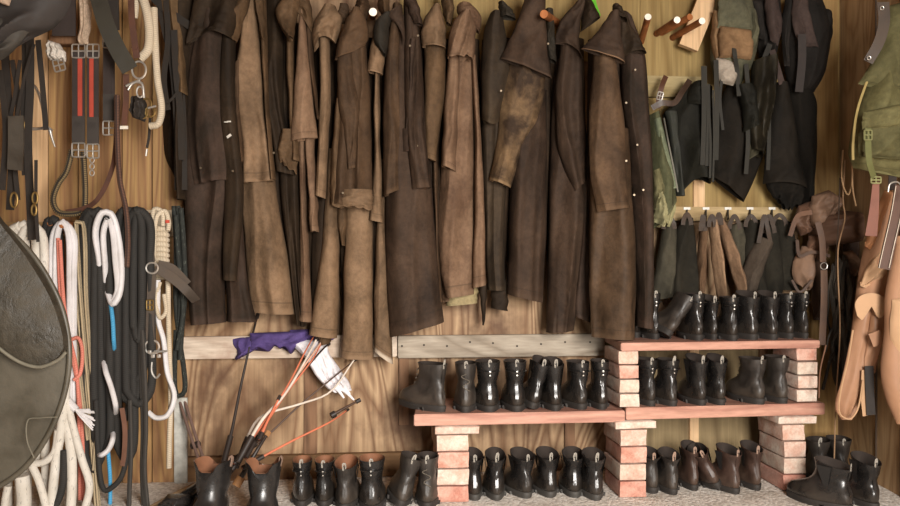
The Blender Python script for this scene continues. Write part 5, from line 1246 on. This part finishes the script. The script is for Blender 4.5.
# stirrup, far left bridle and straps
t = thing('stirrup_iron', P(46, 146, 3.15), 'steel stirrup iron hanging among dark straps on the left, tread end pointing down', 'stirrup')
m = MB(); tube(m, [P(28, 82, 3.15), P(36, 88, 3.14), P(42, 105, 3.13), P(45, 128, 3.12)], .0055, 8); m.obj('side', metal, t)
m = MB(); tube(m, [P(24, 128, 3.15), P(36, 129, 3.13), P(48, 128, 3.12), P(52, 131, 3.12)], .006, 8); m.obj('tread', metal, t)
m = MB(); tube(m, [P(50, 130, 3.12), P(52, 138, 3.12), P(55, 147, 3.12)], lambda q: .007-.004*q, 8); m.obj('hook_end', metal, t)
t = thing('bridle', P(20, 150, 2.95), 'black leather bridle with many straps at the far left, above the saddle', 'bridle', 'bridles hanging on the left')
for i, (pts, w) in enumerate([([(24, -8), (26, 60), (24, 140), (26, 175)], .03), ([(4, 40), (8, 100), (12, 160), (10, 210)], .03), ([(30, 30), (30, 90), (28, 140), (32, 240)], .03), ([(12, 60), (18, 100), (14, 150), (18, 200)], .018), ([(38, 40), (42, 80), (46, 130)], .02), ([(20, 60), (12, 110), (4, 130)], .014), ([(0, 70), (6, 130), (2, 190)], .024), ([(34, 44), (24, 80), (16, 120)], .012), ([(36, 160), (36, 200), (38, 242)], .012)]):
    strap_part(t, 'strap', [P(a, b, 2.98-.02*i+.01*math.sin(b)) for a, b in pts], w, tk)
for c, r in (((21, 125), .022), ((14, 200), .026), ((35, 198), .02), ((34, 210), .018)): ringp(t, 'ring', P(c[0], c[1], 2.78), r, .004, brass, .45)
m = MB(); tube(m, [P(26, 94, 3.0), P(30, 112, 3.0), P(26, 118, 3.0)], .004, 7); m.obj('hook', metal, t)
strap_part(t, 'blinker', [P(16, 116, 2.77), P(16, 145, 2.75), P(15, 170, 2.77)], .055, leather('#3b352e', '#4b443b', .4, bs=.3, name='shiny blinker leather'), .012)
t = thing('bridle', P(170, 180, 3.4), 'dark tangled leather bridle hanging in shade between the cream rope and the coats', 'bridle', 'bridles hanging on the left')
for i, (pts, w) in enumerate([([(160, -8), (168, 30), (175, 60), (180, 120), (181, 190)], .05), ([(150, -6), (164, 8), (178, 18), (190, 26)], .03), ([(166, 0), (168, 40), (164, 80), (168, 110)], .022), ([(174, 30), (176, 70), (180, 110), (182, 160)], .026), ([(160, 100), (168, 102), (178, 92)], .010)]):
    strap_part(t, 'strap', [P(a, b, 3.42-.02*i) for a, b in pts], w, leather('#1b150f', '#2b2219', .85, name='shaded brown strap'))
NEAR = None
# padded black numnah, upper left
pad = leather('#2a2522', '#37302c', .75, bs=.2, scale=20, name='matte padded cloth')
t = hung('saddle_pad', 'dark padded saddle cloth hanging close at the very top left corner', 'saddle pad', [
 ('pad', [(-40, -30), (-36, 0), (-30, 40), (-12, 66)], [(76, -30), (72, 0), (56, 26), (30, 36)], pad, 0, .07, 2.4, dict(amp=.014, close=True)),
 ('lower_flap', [(-40, 10), (-34, 40), (-20, 62)], [(34, 24), (18, 46), (2, 60)], leather('#332e28', '#423c34', .7, bs=.2, name='pad edge'), .04, .05, 2, dict(amp=.012, close=True)),
 ('pale_edge', [(-8, -12), (-4, 0), (2, 4)], [(10, -12), (12, 0), (9, 6)], plain('#a48c78', .9, name='pale trim'), .09, .02, 1, dict(amp=.004, close=True))], -2.75)
NEAR = lambda Y: 3.47-(3.47-Y)*0.5
t = thing('girth', P(62, 36, 3.25), 'blackish girth hanging behind the padded saddle cloth, top left', 'girth', 'girths hanging on the left')
strap_part(t, 'webbing', [P(64, -8, 3.26), P(64, 36, 3.26)], .09, elm, .01)
strap_part(t, 'buckle_strap', [P(112, -8, 3.32), P(113, 30, 3.32)], .05, tk, .01)

NEAR = None
# ---------------------------------------------------------------- saddle in front, left edge
sd = leather('#39342a', '#4a4336', .42, bs=.22, scale=22, name='dark olive saddle leather'); sd2 = leather('#2a251c', '#3a3327', .5, bs=.7, scale=60, name='grained saddle leather'); sdp = leather('#5b564a', '#6b6557', .4, name='saddle piping')
Y = 2.25
t = thing('saddle', P(-40, 490, Y), 'dark olive leather riding saddle seen from the side, filling the lower left edge', 'saddle')
m = MB(); pane(m, [(-150, 200), (-40, 196), (4, 226), (30, 252), (50, 282), (63, 312), (69, 345), (68, 375), (60, 408), (44, 442), (22, 470), (-10, 490), (-60, 486), (-150, 440)], Y, .012, .03); m.obj('flap', sd, t)
m = MB(); pane(m, [(-150, 190), (-30, 190), (6, 228), (32, 262), (52, 296), (64, 330), (64, 352), (40, 366), (14, 358), (-20, 330), (-150, 300)], Y-.045, .03, .035, seed=3); m.obj('knee_roll', sd2, t)
ed = [(4, 226), (30, 252), (50, 282), (63, 312), (69, 345), (68, 375), (60, 408), (44, 442), (22, 470), (-10, 490), (-40, 492)]
m = MB(); tube(m, [P(a, b, Y-.008) for a, b in ed], .0075, 8, n=60); m.obj('flap_edge', sd, t)
m = MB(); tube(m, [P(a, b, Y-.066) for a, b in [(-20, 332), (14, 359), (38, 367), (58, 360), (66, 352)]], .0045, 8, n=40); m.obj('piping', sdp, [c for c in t.children if c.name.startswith('knee')][0])
m = MB(); tube(m, [P(a, b, Y-.046) for a, b in [(58, 417), (40, 418), (28, 420), (27, 440), (34, 458)]], .0016, 6); m.obj('stitching', sdp, [c for c in t.children if c.name.startswith('flap')][0])
m = MB(); panel(m, [(-190, 120), (-200, 160), (-200, 230)], [(-60, 150), (-40, 190), (-20, 224)], Y-.02, .16, nf=1, amp=.005, back=1, close=True, seed=2); m.obj('seat', sd, t)
m = MB(); a = P(-150, 230, Y+.06); 
tube(m, [Vector((XL+.0, Y+.05, H+.10)), Vector((-1.25, Y+.05, H+.10))], .045, 12, smooth=False)
tag(m.obj('saddle_rack', stud_m), 'wooden saddle rack arm fixed to the left wall behind the saddle flap', 'rack')

for x, y, Yp, lb in ((898, 196, 3.36, 'short wooden peg in the right wall holding the scalloped tan chap'), (912, 240, 3.2, 'short wooden peg in the right wall holding the second tan chap'), (900, 20, 3.24, 'wooden peg in the right wall holding the green canvas bag')):
    a = P(x, y, Yp); m = MB(); tube(m, [Vector((a.x-.03, Yp, a.z)), Vector((XR+.01, Yp, a.z))], .012, 10, smooth=False); tag(m.obj('wall_peg', peg_m), lb, 'peg', 'pegs in the right wall')

# ---------------------------------------------------------------- camera and light
cam = bpy.data.cameras.new('camera'); co = link(bpy.data.objects.new('camera', cam))
cam.sensor_width = 36; cam.lens = 36*F/900; co.location = (0, 0, H); co.rotation_euler = (PI/2, 0, 0)
cam.clip_start = 0.05
SC.camera = co
def area(name, loc, rot, sx, sy, e, c):
    l = bpy.data.lights.new(name, 'AREA'); l.shape = 'RECTANGLE'; l.size = sx; l.size_y = sy; l.energy = e; l.color = c
    o = link(bpy.data.objects.new(name, l)); o.location = loc; o.rotation_euler = rot; return o
# daylight through the open doorway behind the camera
L_ = area('doorway_daylight', (1.0, -0.7, 1.25), (PI/2-0.38, 0, 0.24), 1.0, 1.4, 158, (1.0, 0.95, 0.89)); L_.data.spread = math.radians(120)
w = bpy.data.worlds.new('sky'); SC.world = w; w.use_nodes = True
bg = w.node_tree.nodes['Background']; bg.inputs[0].default_value = (1.0, 0.94, 0.86, 1); bg.inputs[1].default_value = 0.42
vs = SC.view_settings; vs.view_transform = 'Standard'; vs.look = 'None'; vs.exposure = 0.0; vs.gamma = 1.0; vs.use_curve_mapping = False
